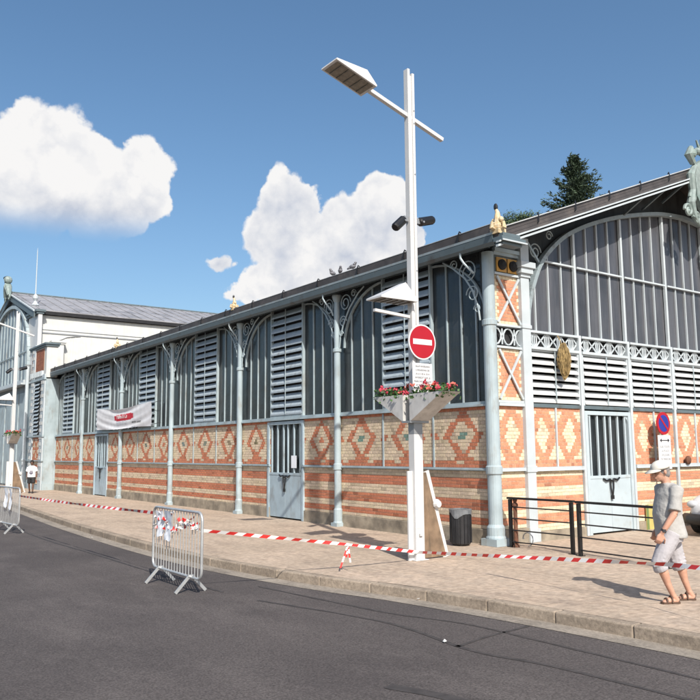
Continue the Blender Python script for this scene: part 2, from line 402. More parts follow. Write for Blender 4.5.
# gable verge mouldings, coping
for sgn in (1, -1):
    mb = MB()
    def V(x, y, z): return (x if sgn > 0 else 2 * XA - x, y, z)
    for (dz0, dz1, ya, yb) in ((-.10, -.055, -.79, -.725), (-.015, .02, -.82, -.725)):
        mb.hexa([V(-.52, ya, rz(-.52) + dz0), V(XA - .45, ya, rz(XA - .45) + dz0), V(XA - .45, yb, rz(XA - .45) + dz0), V(-.52, yb, rz(-.52) + dz0),
                 V(-.52, ya, rz(-.52) + dz1), V(XA - .45, ya, rz(XA - .45) + dz1), V(XA - .45, yb, rz(XA - .45) + dz1), V(-.52, yb, rz(-.52) + dz1)])
    mb.build('verge_moulding', M['ironw'], roof)
    mb = MB()
    mb.hexa([V(-.3, -.76, rz(-.3) + .262), V(XA - .2, -.76, rz(XA - .2) + .262), V(XA - .2, -.6, rz(XA - .2) + .262), V(-.3, -.6, rz(-.3) + .262),
             V(-.3, -.76, rz(-.3) + .285), V(XA - .2, -.76, rz(XA - .2) + .285), V(XA - .2, -.6, rz(XA - .2) + .285), V(-.3, -.6, rz(-.3) + .285)])
    mb.build('verge_coping', M['coping'], roof)
    for i in range(6):
        x = .75 + i * 1.25
        z = rz(x); mb = MB()
        mb.tube([V(x, -.735, z + .12), V(x, -.765, z + .14), V(x, -.765, z + .28), V(x + .02, -.74, z + .35), V(x + .04, -.70, z + .32)], .014, 6)
        mb.build('roof_hook', M['black'], roof)
mb = MB()
for dz in (.09, .17):
    mb.hexa([(-.3, -.727, rz(-.3) + dz), (XA, -.727, rz(XA) + dz), (XA, -.719, rz(XA) + dz), (-.3, -.719, rz(-.3) + dz), (-.3, -.727, rz(-.3) + dz + .012), (XA, -.727, rz(XA) + dz + .012), (XA, -.719, rz(XA) + dz + .012), (-.3, -.719, rz(-.3) + dz + .012)])
mb.build('verge_board_line', M['roof'], roof)
y = .4
while y < 32:
    mb = MB(); mb.tube([(-.44, y, 6.30), (-.465, y, 6.33), (-.465, y, 6.46), (-.43, y, 6.53), (-.39, y, 6.51)], .016, 5); y += L / 3; mb.build('roof_hook', M['black'], roof)
mb = MB(); mb.box((-.438, -.575, 6.472), (-.415, YE, 6.484)); mb.build('eaves_trim', M['coping'], roof)
# corner eave return: dark stepped cap under the corner ornament
mb = MB(); mb.box((-.47, -.86, 6.06), (.22, -.60, 6.16)); mb.box((-.42, -.84, 6.16), (.08, -.6, 6.24)); mb.box((-.42, -.82, 6.00), (.14, -.60, 6.06)); mb.build('eaves_return', M['gutter'], hall, bevel=.01)
mb = MB(); mb.box((-.48, -.885, 6.06), (.24, -.865, 6.09)); mb.build('eaves_return_moulding', M['ironw'], hall)

# soffit struts of the gable overhang
for i in range(4):
    for sx in (1, -1):
        mb = MB()
        x = 4.75 + i * .92
        X = x if sx > 0 else 2 * XA - x
        z = rz(x)
        if x < XA: mb.bar((X, -.70, z - .05), (X, .0, z - .42), .05, .05); mb.build('verge_strut', M['gutter'], hall)

# ------------------------------------------------------------------ hall: gable, y = 0
def corner_column(x, mirrored=False):
    mb = MB()
    mb.lathe([(.21, 0), (.21, .16), (.185, .2), (.185, .36), (.145, .42), (.145, 1.40), (.172, 1.43), (.172, 1.57), (.145, 1.6), (.138, 4.48), (.16, 4.50), (.16, 4.60), (.132, 4.62), (.128, 5.7), (.128, 6.06)], (x, .02, 0), 20)
    mb.box((x - .215, -.195, 0), (x + .215, .235, .14))
    return mb.build('corner_column', M['iron'], hall, bevel=0)
corner_column(.0); corner_column(2 * XA)
W = 1.84; X0 = 1.01
def gx(i): return X0 + W * i
for mir in (0, 1):
    f = (lambda x: x) if not mir else (lambda x: 2 * XA - x)
    a, b = sorted((f(.12), f(.90)))
    c = (a + b) / 2 + (.03 if not mir else -.03)
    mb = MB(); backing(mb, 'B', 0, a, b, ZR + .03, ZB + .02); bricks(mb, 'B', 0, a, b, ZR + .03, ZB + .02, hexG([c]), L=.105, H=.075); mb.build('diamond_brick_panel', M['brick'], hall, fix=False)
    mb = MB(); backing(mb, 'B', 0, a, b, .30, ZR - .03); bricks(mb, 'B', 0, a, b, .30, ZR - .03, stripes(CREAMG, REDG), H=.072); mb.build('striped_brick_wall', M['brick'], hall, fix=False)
    # brick pier with crossed straps
    for za, zb in ((2.94, 4.03), (4.55, 5.60)):
        def fn(u, z, za=za, zb=zb, c=c):
            du, dz = abs(u - c), abs(z - (za + zb) / 2)
            e = .30 if int(z / .075) % 2 else .24
            return REDG if du < e and dz < (zb - za) / 2 - .09 and not (du > .20 and dz > .42) else CREAMG
        mb = MB(); backing(mb, 'B', .0, a, b, za, zb); bricks(mb, 'B', 0, a, b, za, zb, fn, L=.11, H=.075)
        p = mb.build('brick_pier_panel', M['brick'], hall, fix=False)
        mb = MB(); u0_, u1_ = (a + .07, b - .03) if not mir else (a + .03, b - .07)
        mb.bar((u0_, -.04, za + .03), (u1_, -.04, zb - .03), .03, .05); mb.bar((u0_, -.055, zb - .03), (u1_, -.055, za + .03), .03, .05)
        mb.build('crossed_straps', M['ironw'], p)
        mb = MB(); mb.box((a, -.06, za - .05), (b, .1, za - .003)); mb.build('pier_rail', M['ironw'], p); mb = MB(); mb.box((a, -.06, zb + .003), (b, .1, zb + .05)); mb.build('pier_rail', M['ironw'], p)
    mb = MB(); mb.box((a, 0, 5.66), (b, .1, 6.25)); p = mb.build('pier_cap_panel', M['gutter'], hall)
    for q in (-.17, .17):
        cx = c + q
        mb = MB(); mb.box((cx - .15, -.03, 5.68), (cx + .15, -.002, 5.99)); t = mb.build('ochre_tile', M['ochre'], p)
        mb = MB(); mb.tube([(cx, -.031, 5.835), (cx, -.07, 5.835)], .115, 20); mb.tube([(cx, -.07, 5.835), (cx, -.11, 5.835)], [.10, .055], 16); mb.build('round_boss', M['dark'], t)
    mb = MB(); mb.box((a, -.05, 6.03), (b, .0, 6.10)); mb.box((a, -.09, 6.10), (b, 0, 6.18)); mb.build('cornice', M['iron'], p)
    # pilaster
    px = f(X0); mb = MB()
    mb.box((px - .13, -.10, 0), (px + .13, .12, 5.62)); mb.box((px - .16, -.14, 0), (px + .16, .12, .28)); mb.box((px - .15, -.12, 1.44), (px + .15, .12, 1.57)); mb.box((px - .15, -.12, 4.50), (px + .15, .12, 4.58))
    mb.box((px - .15, -.13, 5.62), (px + .15, .12, 5.7)); mb.box((px - .19, -.18, 5.7), (px + .19, .12, 5.82)); mb.box((px - .23, -.22, 5.82), (px + .23, .12, 5.95)); mb.box((px - .13, -.12, 5.95), (px + .13, .12, 6.5))
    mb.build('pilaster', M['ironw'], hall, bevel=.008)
    mb = MB(); mb.box((a, -.10, -.1), (b, .2, .297)); mb.build('stone_plinth', M['plinth'], hall, bevel=.012)
    mb = MB(); mb.box((a, -.075, ZR - .04), (b, .1, ZR + .03)); mb.build('wall_rail', M['ironw'], hall)
    mb = MB(); mb.box((a, -.08, ZB + .02), (b, .1, 2.885)); mb.build('pier_sill', M['ironw'], hall)

ARCH0 = [(1.15, 4.50), (1.19, 4.95), (1.38, 5.52), (1.72, 6.10), (2.37, 6.66), (3.10, 7.04), (3.89, 7.34), (4.60, 7.56), (5.5, 7.78), (6.46, 7.96), (7.45, 8.04)]
def crs(pts, n=4):
    out = []
    for i in range(len(pts) - 1):
        p0, p1, p2, p3 = pts[max(i - 1, 0)], pts[i], pts[i + 1], pts[min(i + 2, len(pts) - 1)]
        for k in range(n):
            t = k / n
            out.append(tuple(.5 * ((2 * p1[j]) + (-p0[j] + p2[j]) * t + (2 * p0[j] - 5 * p1[j] + 4 * p2[j] - p3[j]) * t * t + (-p0[j] + 3 * p1[j] - 3 * p2[j] + p3[j]) * t ** 3) for j in range(2)))
    out.append(pts[-1]); return out
ARCH = crs(ARCH0)
def arch_z(x):
    if x > XA: x = 2 * XA - x
    if x <= ARCH[0][0]: return ARCH[0][1]
    for (xa, za), (xb, zb) in zip(ARCH, ARCH[1:]):
        if xa <= x <= xb: return za + (zb - za) * (x - xa) / (xb - xa)
    return 8.06
# dark gable wall behind everything, following the roof
mb = MB(); mb.prism([(.05, 6.2), (.05, 4.0), (2 * XA - .05, 4.0), (2 * XA - .05, 6.2), (XA, rz(XA) - .02)], 'y', .16, .30); mb.build('gable_backing', M['backing'], hall)
mb = MB()
half = ARCH + [(2 * XA - x, z) for x, z in ARCH[::-1][1:]]
for i in range(len(half) - 1):
    (xa, za), (xb, zb) = half[i], half[i + 1]
    d = Vector((xb - xa, 0, zb - za)).normalized(); nrm = Vector((-d.z, 0, d.x))
    A_, B_ = Vector((xa, 0, za)), Vector((xb, 0, zb)); w = .095
    if i == 0: pass
    q = [A_, B_]
    P = []
    for yy in (-.09, .05):
        P.append([A_ + Vector((0, yy, 0)), B_ + Vector((0, yy, 0)), B_ + nrm * w + Vector((0, yy, 0)), A_ + nrm * w + Vector((0, yy, 0))])
    mb.hexa([P[0][0], P[0][1], P[1][1], P[1][0], P[0][3], P[0][2], P[1][2], P[1][3]])
mb.build('gable_arch', M['archp'], hall)

for i in range(7):
    a, b = gx(i) + .06, gx(i + 1) - .06
    if i == 0: a = gx(0) + .13
    if i == 6: b = gx(7) - .13
    door = (i == 1)
    c = (gx(i) + gx(i + 1)) / 2
    if not door:
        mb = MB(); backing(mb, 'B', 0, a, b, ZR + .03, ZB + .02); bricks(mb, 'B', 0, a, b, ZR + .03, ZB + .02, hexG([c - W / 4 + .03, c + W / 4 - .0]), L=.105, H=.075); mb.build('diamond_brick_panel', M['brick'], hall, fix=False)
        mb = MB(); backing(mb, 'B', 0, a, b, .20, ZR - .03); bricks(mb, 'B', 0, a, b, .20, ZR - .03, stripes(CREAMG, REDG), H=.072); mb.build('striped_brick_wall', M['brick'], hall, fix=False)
        mb = MB(); mb.box((a, -.05, -.1), (b, .2, .197)); mb.build('stone_plinth', M['plinth'], hall, bevel=.01)
        mb = MB(); mb.box((a, -.07, ZR - .04), (b, .1, ZR + .03)); mb.box((a, -.09, ZR - .055), (b, -.02, ZR - .04)); mb.build('wall_rail', M['ironw'], hall)
        mb = MB(); mb.box((c - .022, -.04, ZR + .031), (c + .022, -.0085, ZB + .02)); mb.build('cover_strip', M['ironw'], hall)
    mb = MB(); mb.box((a, -.04, ZB + .02), (b, .1, 2.90)); mb.build('lintel', M['gutter'], hall)
    # louvers
    mb = MB(); mb.box((a, -.04, 2.90), (a + .04, .06, 4.08)); mb.box((b - .04, -.04, 2.90), (b, .06, 4.08)); mb.box((a + .04, -.03, 4.05), (b - .04, .05, 4.08)); lv = mb.build('louver_shutter', M['ironw'], hall)
    mb = MB(); n = 7; p = 1.16 / n
    for j in range(n):
        z = 2.93 + p * j
        mb.hexa([(a + .042, -.06, z - .01), (b - .042, -.06, z - .01), (b - .042, .05, z + .085), (a + .042, .05, z + .085), (a + .042, -.06, z + .028), (b - .042, -.06, z + .028), (b - .042, .05, z + .123), (a + .042, .05, z + .123)])
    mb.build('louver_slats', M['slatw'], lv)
    mb = MB(); mb.box((c - .012, -.078, 2.93), (c + .012, -.063, 4.06)); mb.build('control_rod', M['iron'], lv)
    # frieze
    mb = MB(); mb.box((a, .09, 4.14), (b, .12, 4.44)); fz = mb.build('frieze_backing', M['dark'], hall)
    mb = MB(); mb.box((a, -.07, 4.08), (b, .1, 4.14)); mb.box((a, -.07, 4.44), (b, .1, 4.49)); mb.build('frieze_rail', M['ironw'], fz)
    mb = MB(); n = 4 if 0 < i < 6 else 4; u = (b - a) / n
    for j in range(n):
        cx = a + u * (j + .5)
        r = .15
        for s in (-1, 1):
            mb.tube([(cx + s * .07 * math.cos(R(t)), -.0, 4.29 + .15 * math.sin(R(t))) for t in range(-90, 91, 20)], .019, 5); mb.bar((cx + s * u / 2 - .012 * s, 0, 4.29), (cx + s * .06, 0, 4.43), .02, .03); mb.bar((cx + s * u / 2 - .012 * s, 0, 4.29), (cx + s * .06, 0, 4.15), .02, .03)
        mb.box((cx - .015, -.01, 4.14), (cx + .015, .01, 4.44))
    mb.build('frieze_tracery', M['ironw'], fz)
    # gable window
    poly = [(a, 4.49)] + [(b, 4.49)]
    xs = [b - (b - a) * t / 6 for t in range(7)]
    poly += [(x, arch_z(x) + .05) for x in xs]
    mb = MB(); mb.prism(poly, 'y', .07, .11); g = mb.build('gable_window', M['glassg'], hall)
    mb = MB()
    for j in range(1, 4):
        x = a + (b - a) * j / 4 if 0 < i < 6 else gx(i) + W * j / 4
        if arch_z(x) > 4.6: mb.box((x - .015, .028, 4.49), (x + .015, .07, arch_z(x)))
    mb.build('glazing_bars', M['ironw'], g)
    if arch_z(c) > 6:
        mb = MB(); aa = a
        while arch_z(aa) < 6.14: aa += .02
        bb = b
        while arch_z(bb) < 6.14: bb -= .02
        mb.box((aa, -.02, 6.09), (bb, .026, 6.13)); mb.build('transom_bar', M['ironw'], g)
    if i > 0:
        x = gx(i); mb = MB()
        mb.box((x - .042, -.055, 0), (x + .042, .10, 4.50)); mb.box((x - .036, -.005, 4.50), (x + .036, .07, arch_z(x))); mb.build('mullion', M['ironw'], hall, bevel=.006)

# pier frieze between corner column and pilaster
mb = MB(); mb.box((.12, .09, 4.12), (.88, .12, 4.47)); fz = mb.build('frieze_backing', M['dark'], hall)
mb = MB()
for j in range(2):
    cx = .34 + .37 * j
    for s in (-1, 1):
        mb.tube([(cx + s * .18 - s * .14 * math.cos(R(t)), 0, 4.29 + .17 * math.sin(R(t))) for t in range(-88, 89, 22)], .018, 5)
        mb.bar((cx - .12, 0, 4.29 - s * .16), (cx + .12, 0, 4.29 + s * .16), .02, .03)
    mb.box((cx - .015, -.01, 4.12), (cx + .015, .01, 4.46))
mb.build('frieze_tracery', M['ironw'], fz)
# spandrel rings between the pilaster and the arch
mb = MB(); P = lambda a, b: (a, -.03, b)
scroll(mb, P, 1.45, 6.28, .2, 1.5, 1, .03); scroll(mb, P, 1.95, 6.72, .12, 1.4, 1, .03)
mb.bar((1.2, -.03, 6.45), (1.62, -.03, 5.98), .05, .05)
mb.build('spandrel_scroll', M['iron'], hall)

# ------------------------------------------------------------------ doors
def door(plane, a, b, zt, mt, rail=1.24):
    f = (lambda u, w, z: (w, u, z)) if plane == 'A' else (lambda u, w, z: (u, w, z))
    mb = MB(); mb.box(f(a + .10, .06, .03), f(b - .10, .10, zt - .05)); back = mb
    d = None
    mb = MB()
    mb.box(f(a, -.05, 0), f(a + .10, .1, zt)); mb.box(f(b - .10, -.05, 0), f(b, .1, zt)); mb.box(f(a + .10, -.05, zt - .09), f(b - .10, .1, zt))
    d = mb.build('door', mt, hall, bevel=.004)
    back.build('dark_doorway_glass', M['glass'], d)
    c = (a + b) / 2
    for s, (u0, u1) in ((0, (a + .103, c - .004)), (1, (c + .004, b - .103))):
        mb = MB(); mb.box(f(u0, -.02, .04), f(u1, .03, rail)); mb.box(f(u0, -.03, rail), f(u1, .03, rail + .07))
        lf = mb.build('door_leaf', mt, d, bevel=.004)
        mb = MB()
        for j in range(3):
            u = u0 + (u1 - u0) * (j + .35) / 2.7 if s == 0 else u1 - (u1 - u0) * (j + .35) / 2.7
            mb.box(f(u - .022, -.02, rail + .07), f(u + .022, .02, zt - .093))
        # rounded upper corner
        uo = u0 if s == 0 else u1; sg = 1 if s == 0 else -1
        zz = zt - .093
        pts = [(uo, zz), (uo + sg * .16, zz)] + [(uo + sg * (.16 - .16 * math.sin(R(t))), zz - .16 + .16 * math.cos(R(t))) for t in range(15, 91, 15)]
        mb.prism(pts, 'x' if plane == 'A' else 'y', -.015, .02)
        mb.build('door_bars', mt, lf)
    mb = MB(); z = rail - .02
    pts = [f(c - .30, -.05, z + .02), f(c - .2, -.06, z - .03), f(c - .08, -.06, z + .0), f(c, -.06, z - .04), f(c + .08, -.06, z + .01), f(c + .2, -.06, z - .02), f(c + .3, -.05, z + .03)]
    mb.tube(pts, .022, 6); mb.tube([f(c - .06, -.06, z), f(c - .05, -.06, z - .2), f(c - .01, -.06, z - .38)], .018, 6); mb.tube([f(c + .06, -.06, z), f(c + .05, -.06, z - .2), f(c + .01, -.06, z - .38)], .018, 6)
    mb.box(f(c - .04, -.075, z - .45), f(c + .04, -.04, z - .36))
    mb.build('door_chain', M['black'], d)
    return d
tag(door('A', doors_b[1][0] - .06, doors_b[1][1] + .14, 2.79, M['door']), 'blue grey double door with tall bars nearest the street corner')
tag(door('A', doors_b[4][0], doors_b[4][1], 2.79, M['door']), 'grey double door below the white banner')
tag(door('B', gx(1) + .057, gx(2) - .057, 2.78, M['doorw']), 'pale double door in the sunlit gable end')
# far walls
mb = MB(); mb.box((2 * XA - .2, .3, 0), (2 * XA, 34.3, 6.4)); mb.build('rear_wall', M['mortar'], hall)

# finials on the eaves and crest on the gable
def finial(y, big=1.0):
    mb = MB(); x = -.36; z = 6.50 - (.20 if y < 0 else 0); s = big
    mb.box((x - .12 * s, y - .12 * s, z - .06), (x + .12 * s, y + .12 * s, z + .04))
    mb.ball((x, y, z + .12 * s), .11 * s, 8, 6, sc=(1.1, 1.1, .9))
    for q in (-1, 1):
        mb.tube([(x, y + q * .08 * s, z + .02), (x, y + q * .19 * s, z + .06 * s), (x, y + q * .17 * s, z + .17 * s), (x, y + q * .10 * s, z + .16 * s)], [.04 * s, .05 * s, .035 * s, .02 * s], 7); mb.tube([(x + q * .08 * s, y, z + .02), (x + q * .19 * s, y, z + .06 * s), (x + q * .17 * s, y, z + .17 * s), (x + q * .10 * s, y, z + .16 * s)], [.04 * s, .05 * s, .035 * s, .02 * s], 7)
        mb.ball((x, y + q * .10 * s, z + .25 * s), .06 * s, 7, 5)
    mb.tube([(x, y, z + .15 * s), (x, y, z + .3 * s), (x, y, z + .42 * s), (x - .02, y + .02, z + .5 * s)], [.10 * s, .075 * s, .05 * s, .03 * s], 8)
    o = mb.build('roof_finial', M['gold'], hall)
    mb = MB(); mb.ball((x - .02, y + .02, z + .54 * s), .06 * s, 8, 5, sc=(.8, .8, 1.4)); mb.build('finial_tip', M['black'], o)
finial(-.64, .95); finial(2 * L - .05, .72); finial(4 * L, .72)
crest = None
mb = MB(); cy = -.80
def P(a, b): return (a, cy, b)
cr = [(XA - .62, 8.35), (XA - .66, 8.9), (XA - .52, 9.25), (XA - .25, 9.42), (XA, 9.5), (XA + .25, 9.42), (XA + .52, 9.25), (XA + .66, 8.9), (XA + .62, 8.35), (XA + .3, 7.95), (XA, 7.8), (XA - .3, 7.95)]
mb.prism(cr, 'y', cy - .06, cy + .08)
for s in (-1, 1):
    scroll(mb, P, XA + s * 1.0, 7.92, .17, 1.3, s, .09); scroll(mb, P, XA + s * .62, 7.78, .16, 1.3, s, .10); scroll(mb, P, XA + s * .75, 8.3, .14, 1.2, s, .09)
    mb.tube([P(XA + s * .55, 9.2), P(XA + s * .78, 8.9), P(XA + s * .74, 8.5), P(XA + s * .85, 8.15), P(XA + s * .72, 7.8), P(XA + s * .5, 7.6)], [.07, .11, .09, .11, .08, .04], 8)
    mb.tube([P(XA + s * .62, 9.25), P(XA + s * .82, 9.45), P(XA + s * .70, 9.62), P(XA + s * .5, 9.55)], [.08, .11, .09, .05], 8)
    mb.ball(P(XA + s * .66, 9.5), .13, 10, 7); mb.ball(P(XA + s * 1.02, 7.9), .07, 8, 6); mb.ball(P(XA + s * .4, 9.62), .10, 8, 6)
mb.ball(P(XA, 9.75), .2, 10, 7); mb.tube([P(XA, 9.85), P(XA, 10.4)], [.09, .02], 8)
for q in range(-2, 3): mb.tube([P(XA + q * .14, 9.7), P(XA + q * .2, 10.05 - abs(q) * .06)], [.05, .025], 6)
crest = tag(mb.build('gable_crest', M['statue'], hall), 'pale green scrolled crest at the top of the gable')
mb = MB(); mb.prism([(XA - .36, 9.1), (XA + .36, 9.1), (XA + .36, 8.6), (XA, 8.2), (XA - .36, 8.6)], 'y', cy - .10, cy - .06); mb.build('crest_shield', M['shield'], crest)

# wall bell on the gable
mb = MB(); mb.tube([(6.89, -.075, 1.62), (6.89, -.12, 1.62), (6.89, -.16, 1.62)], [.10, .11, .05], 14); mb.build('alarm_bell', M['rust'], hall)

# ------------------------------------------------------------------ transept building beyond
tr = thing('transept_hall', (0, 0, 0), 'taller cross-wing hall with grey sheet roof and white side wall at far left', 'building')
FX = -.65
mb = MB()
mb.box((FX, 32.2, -.1), (0.3, 36.2, 5.95)); mb.build('lower_wall', M['iron'], tr)
bw = MB(); backing(bw, 'A', FX - .012, 32.85, 34.35, .3, 2.8, t=.012)
bricks(bw, 'A', FX - .012, 32.85, 34.35, ZR + .03, 2.8, diamond_A([33.25, 34.0], [RED, RED], 0), L=.118, H=.075)
bricks(bw, 'A', FX - .012, 32.85, 34.35, .3, ZR - .03, stripes(CREAM, RED), H=.072); bw.build('brick_panel', M['brick'], tr, fix=False)
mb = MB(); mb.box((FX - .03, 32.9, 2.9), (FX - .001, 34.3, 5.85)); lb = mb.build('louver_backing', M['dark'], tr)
mb = MB()
for i in range(14):
    z = 2.95 + .207 * i; mb.hexa([(FX - .10, 33.3, z), (FX - .032, 33.3, z + .10), (FX - .032, 34.28, z + .10), (FX - .10, 34.28, z), (FX - .10, 33.3, z + .03), (FX - .032, 33.3, z + .13), (FX - .032, 34.28, z + .13), (FX - .10, 34.28, z + .03)])
mb.build('louver_slats', M['slat'], lb)
mb = MB()
for za, hh in ((2.82, .1), (ZR, .07), (5.9, .12)): mb.box((FX - .10, 32.15, za), (FX + .0, 36.25, za + hh))
mb.build('wall_rail', M['iron'], tr)
# quoined pilasters
for (ya, yb, zt) in ((32.22, 32.85, 6.2), (34.4, 34.95, 8.0)):
    mb = MB(); mb.box((FX - .07, ya, 0), (FX - .002, yb, zt)); q = mb.build('pilaster', M['ironw'], tr)
    mb = MB(); z = .5; i = 0
    while z < zt - .3:
        w = .5 if i % 2 else .78
        mb.box((FX - .085, yb - (yb - ya) * w, z), (FX - .071, yb + .04, z + .18)); z += .37; i += 1
    mb.build('quoins', M['whitewall'], q)
mb = MB(); mb.lathe([(.16, 0), (.16, .3), (.12, .34), (.11, 1.5), (.14, 1.55), (.14, 1.62), (.10, 1.65), (.10, 6.9), (.16, 7.0)], (FX - .16, 35.6, 0), 12); mb.build('column', M['ironw'], tr)
# splayed side face of the wing beside the main hall
mb = MB(); mb.box((FX + .02, 32.16, 0), (-.11, 32.198, 5.9)); mb.box((FX - .02, 32.13, 0), (-.105, 32.20, .35)); mb.build('side_panel', M['iron'], tr)
# brick block above the wing
mb = MB(); mb.box((FX + .005, 32.26, 6.03), (-.06, 35.5, 7.72)); bb_ = mb.build('upper_block', M['whitewall'], tr)
mb = MB(); mb.box((FX - .01, 32.7, 6.45), (FX + .004, 35.3, 7.65), 0, MORT); bricks(mb, 'A', FX - .01, 32.7, 35.3, 6.45, 7.65, lambda u, z: (.34, .13, .08)); mb.build('brick_facing', M['brick'], bb_, fix=False)
mb = MB(); mb.box((FX - .08, 32.18, 7.72), (.0, 35.6, 7.82)); mb.box((FX - .13, 32.12, 7.82), (.04, 35.65, 7.92)); mb.build('block_cornice', M['gutter'], tr, bevel=.01)
for i in range(8):
    mb = MB(); mb.box((FX - .12, 32.75 + i * .33, 6.14), (FX - .002, 32.90 + i * .33, 6.42)); mb.build('dentil', M['ironw'], tr)
# upper volume: pier, clerestory, gable
YC = 41.2; EZ = 9.85; RZ_ = 11.92; YW = 34.9
mb = MB(); mb.box((FX, 34.35, 6.1), (-.05, 36.4, 9.95)) if False else mb.box((FX, YW - .5, 6.1), (FX + .22, 36.6, 9.82)); mb.build('corner_pier', M['white'], tr, bevel=.01)
mb = MB(); mb.box((FX - .1, YW - .55, 9.83), (FX + .3, 36.65, 9.95)); mb.box((FX - .16, YW - .62, 9.95), (FX + .38, 36.72, 10.08)); mb.build('pier_cornice', M['gutter'], tr, bevel=.01)
mb = MB(); cx_, cyy = -.45, 36.1
mb.lathe([(.34, 0), (.36, .12), (.20, .25), (.14, .42), (.24, .52), (.12, .66), (.06, .78), (.16, .92), (.16, 1.05), (.035, 1.2), (.022, 3.7), (.004, 4.0)], (cx_, cyy, 10.08), 10); mb.build('spire_finial', M['ironw'], tr)
mb = MB(); mb.box((FX + .225, YW, 4.0), (14.8, YW + .2, EZ))
for i in range(48):
    x = -.2 + i * .30; mb.box((x, YW - .018, 6.2), (x + .035, YW - .001, 8.75))
cl = mb.build('side_wall', M['whitewall'], tr)
mb = MB(); mb.box((FX + .23, YW - .05, 8.80), (14.8, YW - .002, 8.86)); mb.box((FX + .23, YW - .03, 9.0), (14.8, YW - .002, 9.03))
mb.tube([(.1, YW - .03, 7.9), (.5, YW - .03, 8.35), (1.1, YW - .03, 8.65), (1.9, YW - .03, 8.78)], .025, 5); mb.build('eaves_pipe', M['greysteel'], cl)
mb = MB(); mb.box((.25, YW - .45, 6.2), (.85, YW - .02, 8.25)); mb.box((.12, YW - .55, 8.25), (.98, YW - .02, 8.36)); mb.box((.18, YW - .5, 8.16), (.92, YW - .02, 8.25)); mb.build('clerestory_pier', M['whitewall'], tr, bevel=.01)
sl = (RZ_ - EZ) / (YC - (YW - .2))
def tz(y): return EZ + .02 + sl * (y - (YW - .2)) if y <= YC else tz(2 * YC - y)
for s in (0, 1):
    f = (lambda y: y) if s == 0 else (lambda y: 2 * YC - y)
    mb = MB(); ya, yb = f(YW - .2), f(YC)
    for z0_, z1_ in ((0, .26),):
        mb.hexa([(FX - .1, ya, tz(ya)), (17.0, ya, tz(ya)), (17.0, yb, tz(yb)), (FX - .1, yb, tz(yb)), (FX - .1, ya, tz(ya) + .26), (17.0, ya, tz(ya) + .26), (17.0, yb, tz(yb) + .26), (FX - .1, yb, tz(yb) + .26)])
    r_ = mb.build('roof', M['slate'], tr)
    if s == 0:
        mb = MB(); x = -.5
        while x < 17:
            mb.bar((x, ya, tz(ya) + .28), (x, yb, tz(yb) + .28), .03, .04); x += .75
        mb.build('roof_seams', M['slate'], r_)
        mb = MB(); mb.box((FX + .2, ya - .03, tz(ya) + .0), (17.0, ya - .002, tz(ya) + .20)); mb.build('eaves_board', M['dark'], r_)
    mb = MB(); mb.hexa([(FX - .18, ya, tz(ya) - .25), (FX - .11, ya, tz(ya) - .25), (FX - .11, yb, tz(yb) - .25), (FX - .18, yb, tz(yb) - .25), (FX - .18, ya, tz(ya) + .12), (FX - .11, ya, tz(ya) + .12), (FX - .11, yb, tz(yb) + .12), (FX - .18, yb, tz(yb) + .12)]); mb.build('verge_board', M['gutter'], r_)
    mb = MB(); mb.hexa([(FX - .22, ya, tz(ya) + .13), (FX - .11, ya, tz(ya) + .13), (FX - .11, yb, tz(yb) + .13), (FX - .22, yb, tz(yb) + .13), (FX - .22, ya, tz(ya) + .2), (FX - .11, ya, tz(ya) + .2), (FX - .11, yb, tz(yb) + .2), (FX - .22, yb, tz(yb) + .2)]); mb.build('verge_moulding', M['ironw'], r_)
    mb = MB(); mb.tube([(17.0, f(YC - .01), RZ_ + .3), (FX - .2, f(YC - .01), RZ_ + .3)], .07, 6) if s == 0 else mb.tube([(FX - .2, YC, RZ_ + .2), (FX - .25, YC, RZ_ + .2)], .1, 6); mb.build('ridge_cap', M['gutter'], r_)
mb = MB(); mb.prism([(36.45, 0), (2 * YC - 36.45, 0), (2 * YC - 36.45, 9.9), (YC, 12.2), (36.45, 10.0)], 'x', FX + .1, .3); mb.build('end_wall', M['endwall'], tr)
mb = MB(); mb.box((.31, 48.3, 0), (14.8, 48.5, 9.7)); mb.box((16.2, YW + .3, 0), (16.4, 48.2, 10.5)); mb.build('rear_walls', M['whitewall'], tr)
AR, AZ = 5.15, 7.3
ap = [(YC + AR * math.cos(R(t)), AZ + 3.85 * abs(math.sin(R(t))) ** .85) for t in range(0, 181, 9)]
mb = MB(); mb.prism([(YC + AR, 6.2)] + ap + [(YC - AR, 6.2)], 'x', FX + .02, FX + .09); tw = mb.build('arched_window', M['tglass'], tr)
mb = MB()
app = [(YC + AR, 6.2)] + ap + [(YC - AR, 6.2)]
for q0, q1 in zip(app, app[1:]): mb.bar((FX - .06, q0[0], q0[1]), (FX - .06, q1[0], q1[1]), .2, .2)
for i in range(-5, 6):
    yy = YC + i * .86; zz = AZ + 3.85 * max(0, 1 - (abs(i) * .86 / AR) ** 2.2) ** .5
    mb.box((FX - .03, yy - .035, 6.2), (FX + .018, yy + .035, zz))
mb.box((FX - .05, YC - AR, 7.9), (FX - .031, YC + AR, 7.98)); mb.build('arched_window_frame', M['iron'], tw)
mb = MB(); mb.box((FX - .35, 36.3, 5.92), (FX + .09, 47.5, 6.02)); mb.box((FX - .22, 36.3, 6.02), (FX + .09, 47.5, 6.2)); mb.build('end_cornice', M['ironw'], tr)
mb = MB()
for i in range(6):
    ya = 36.7 + i * 1.75; mb.box((FX + .04, ya, .1), (FX + .098, ya + 1.45, 5.5))
mb.build('ground_floor_panels', M['iron'], tr)
mb = MB(); P = lambda a, b: (FX - .3, a, b)
mb.tube([P(YC - .5, 11.9), P(YC - .25, 12.3), P(YC, 12.6), P(YC + .3, 12.3), P(YC + .5, 11.9)], [.12, .2, .25, .2, .12], 8)
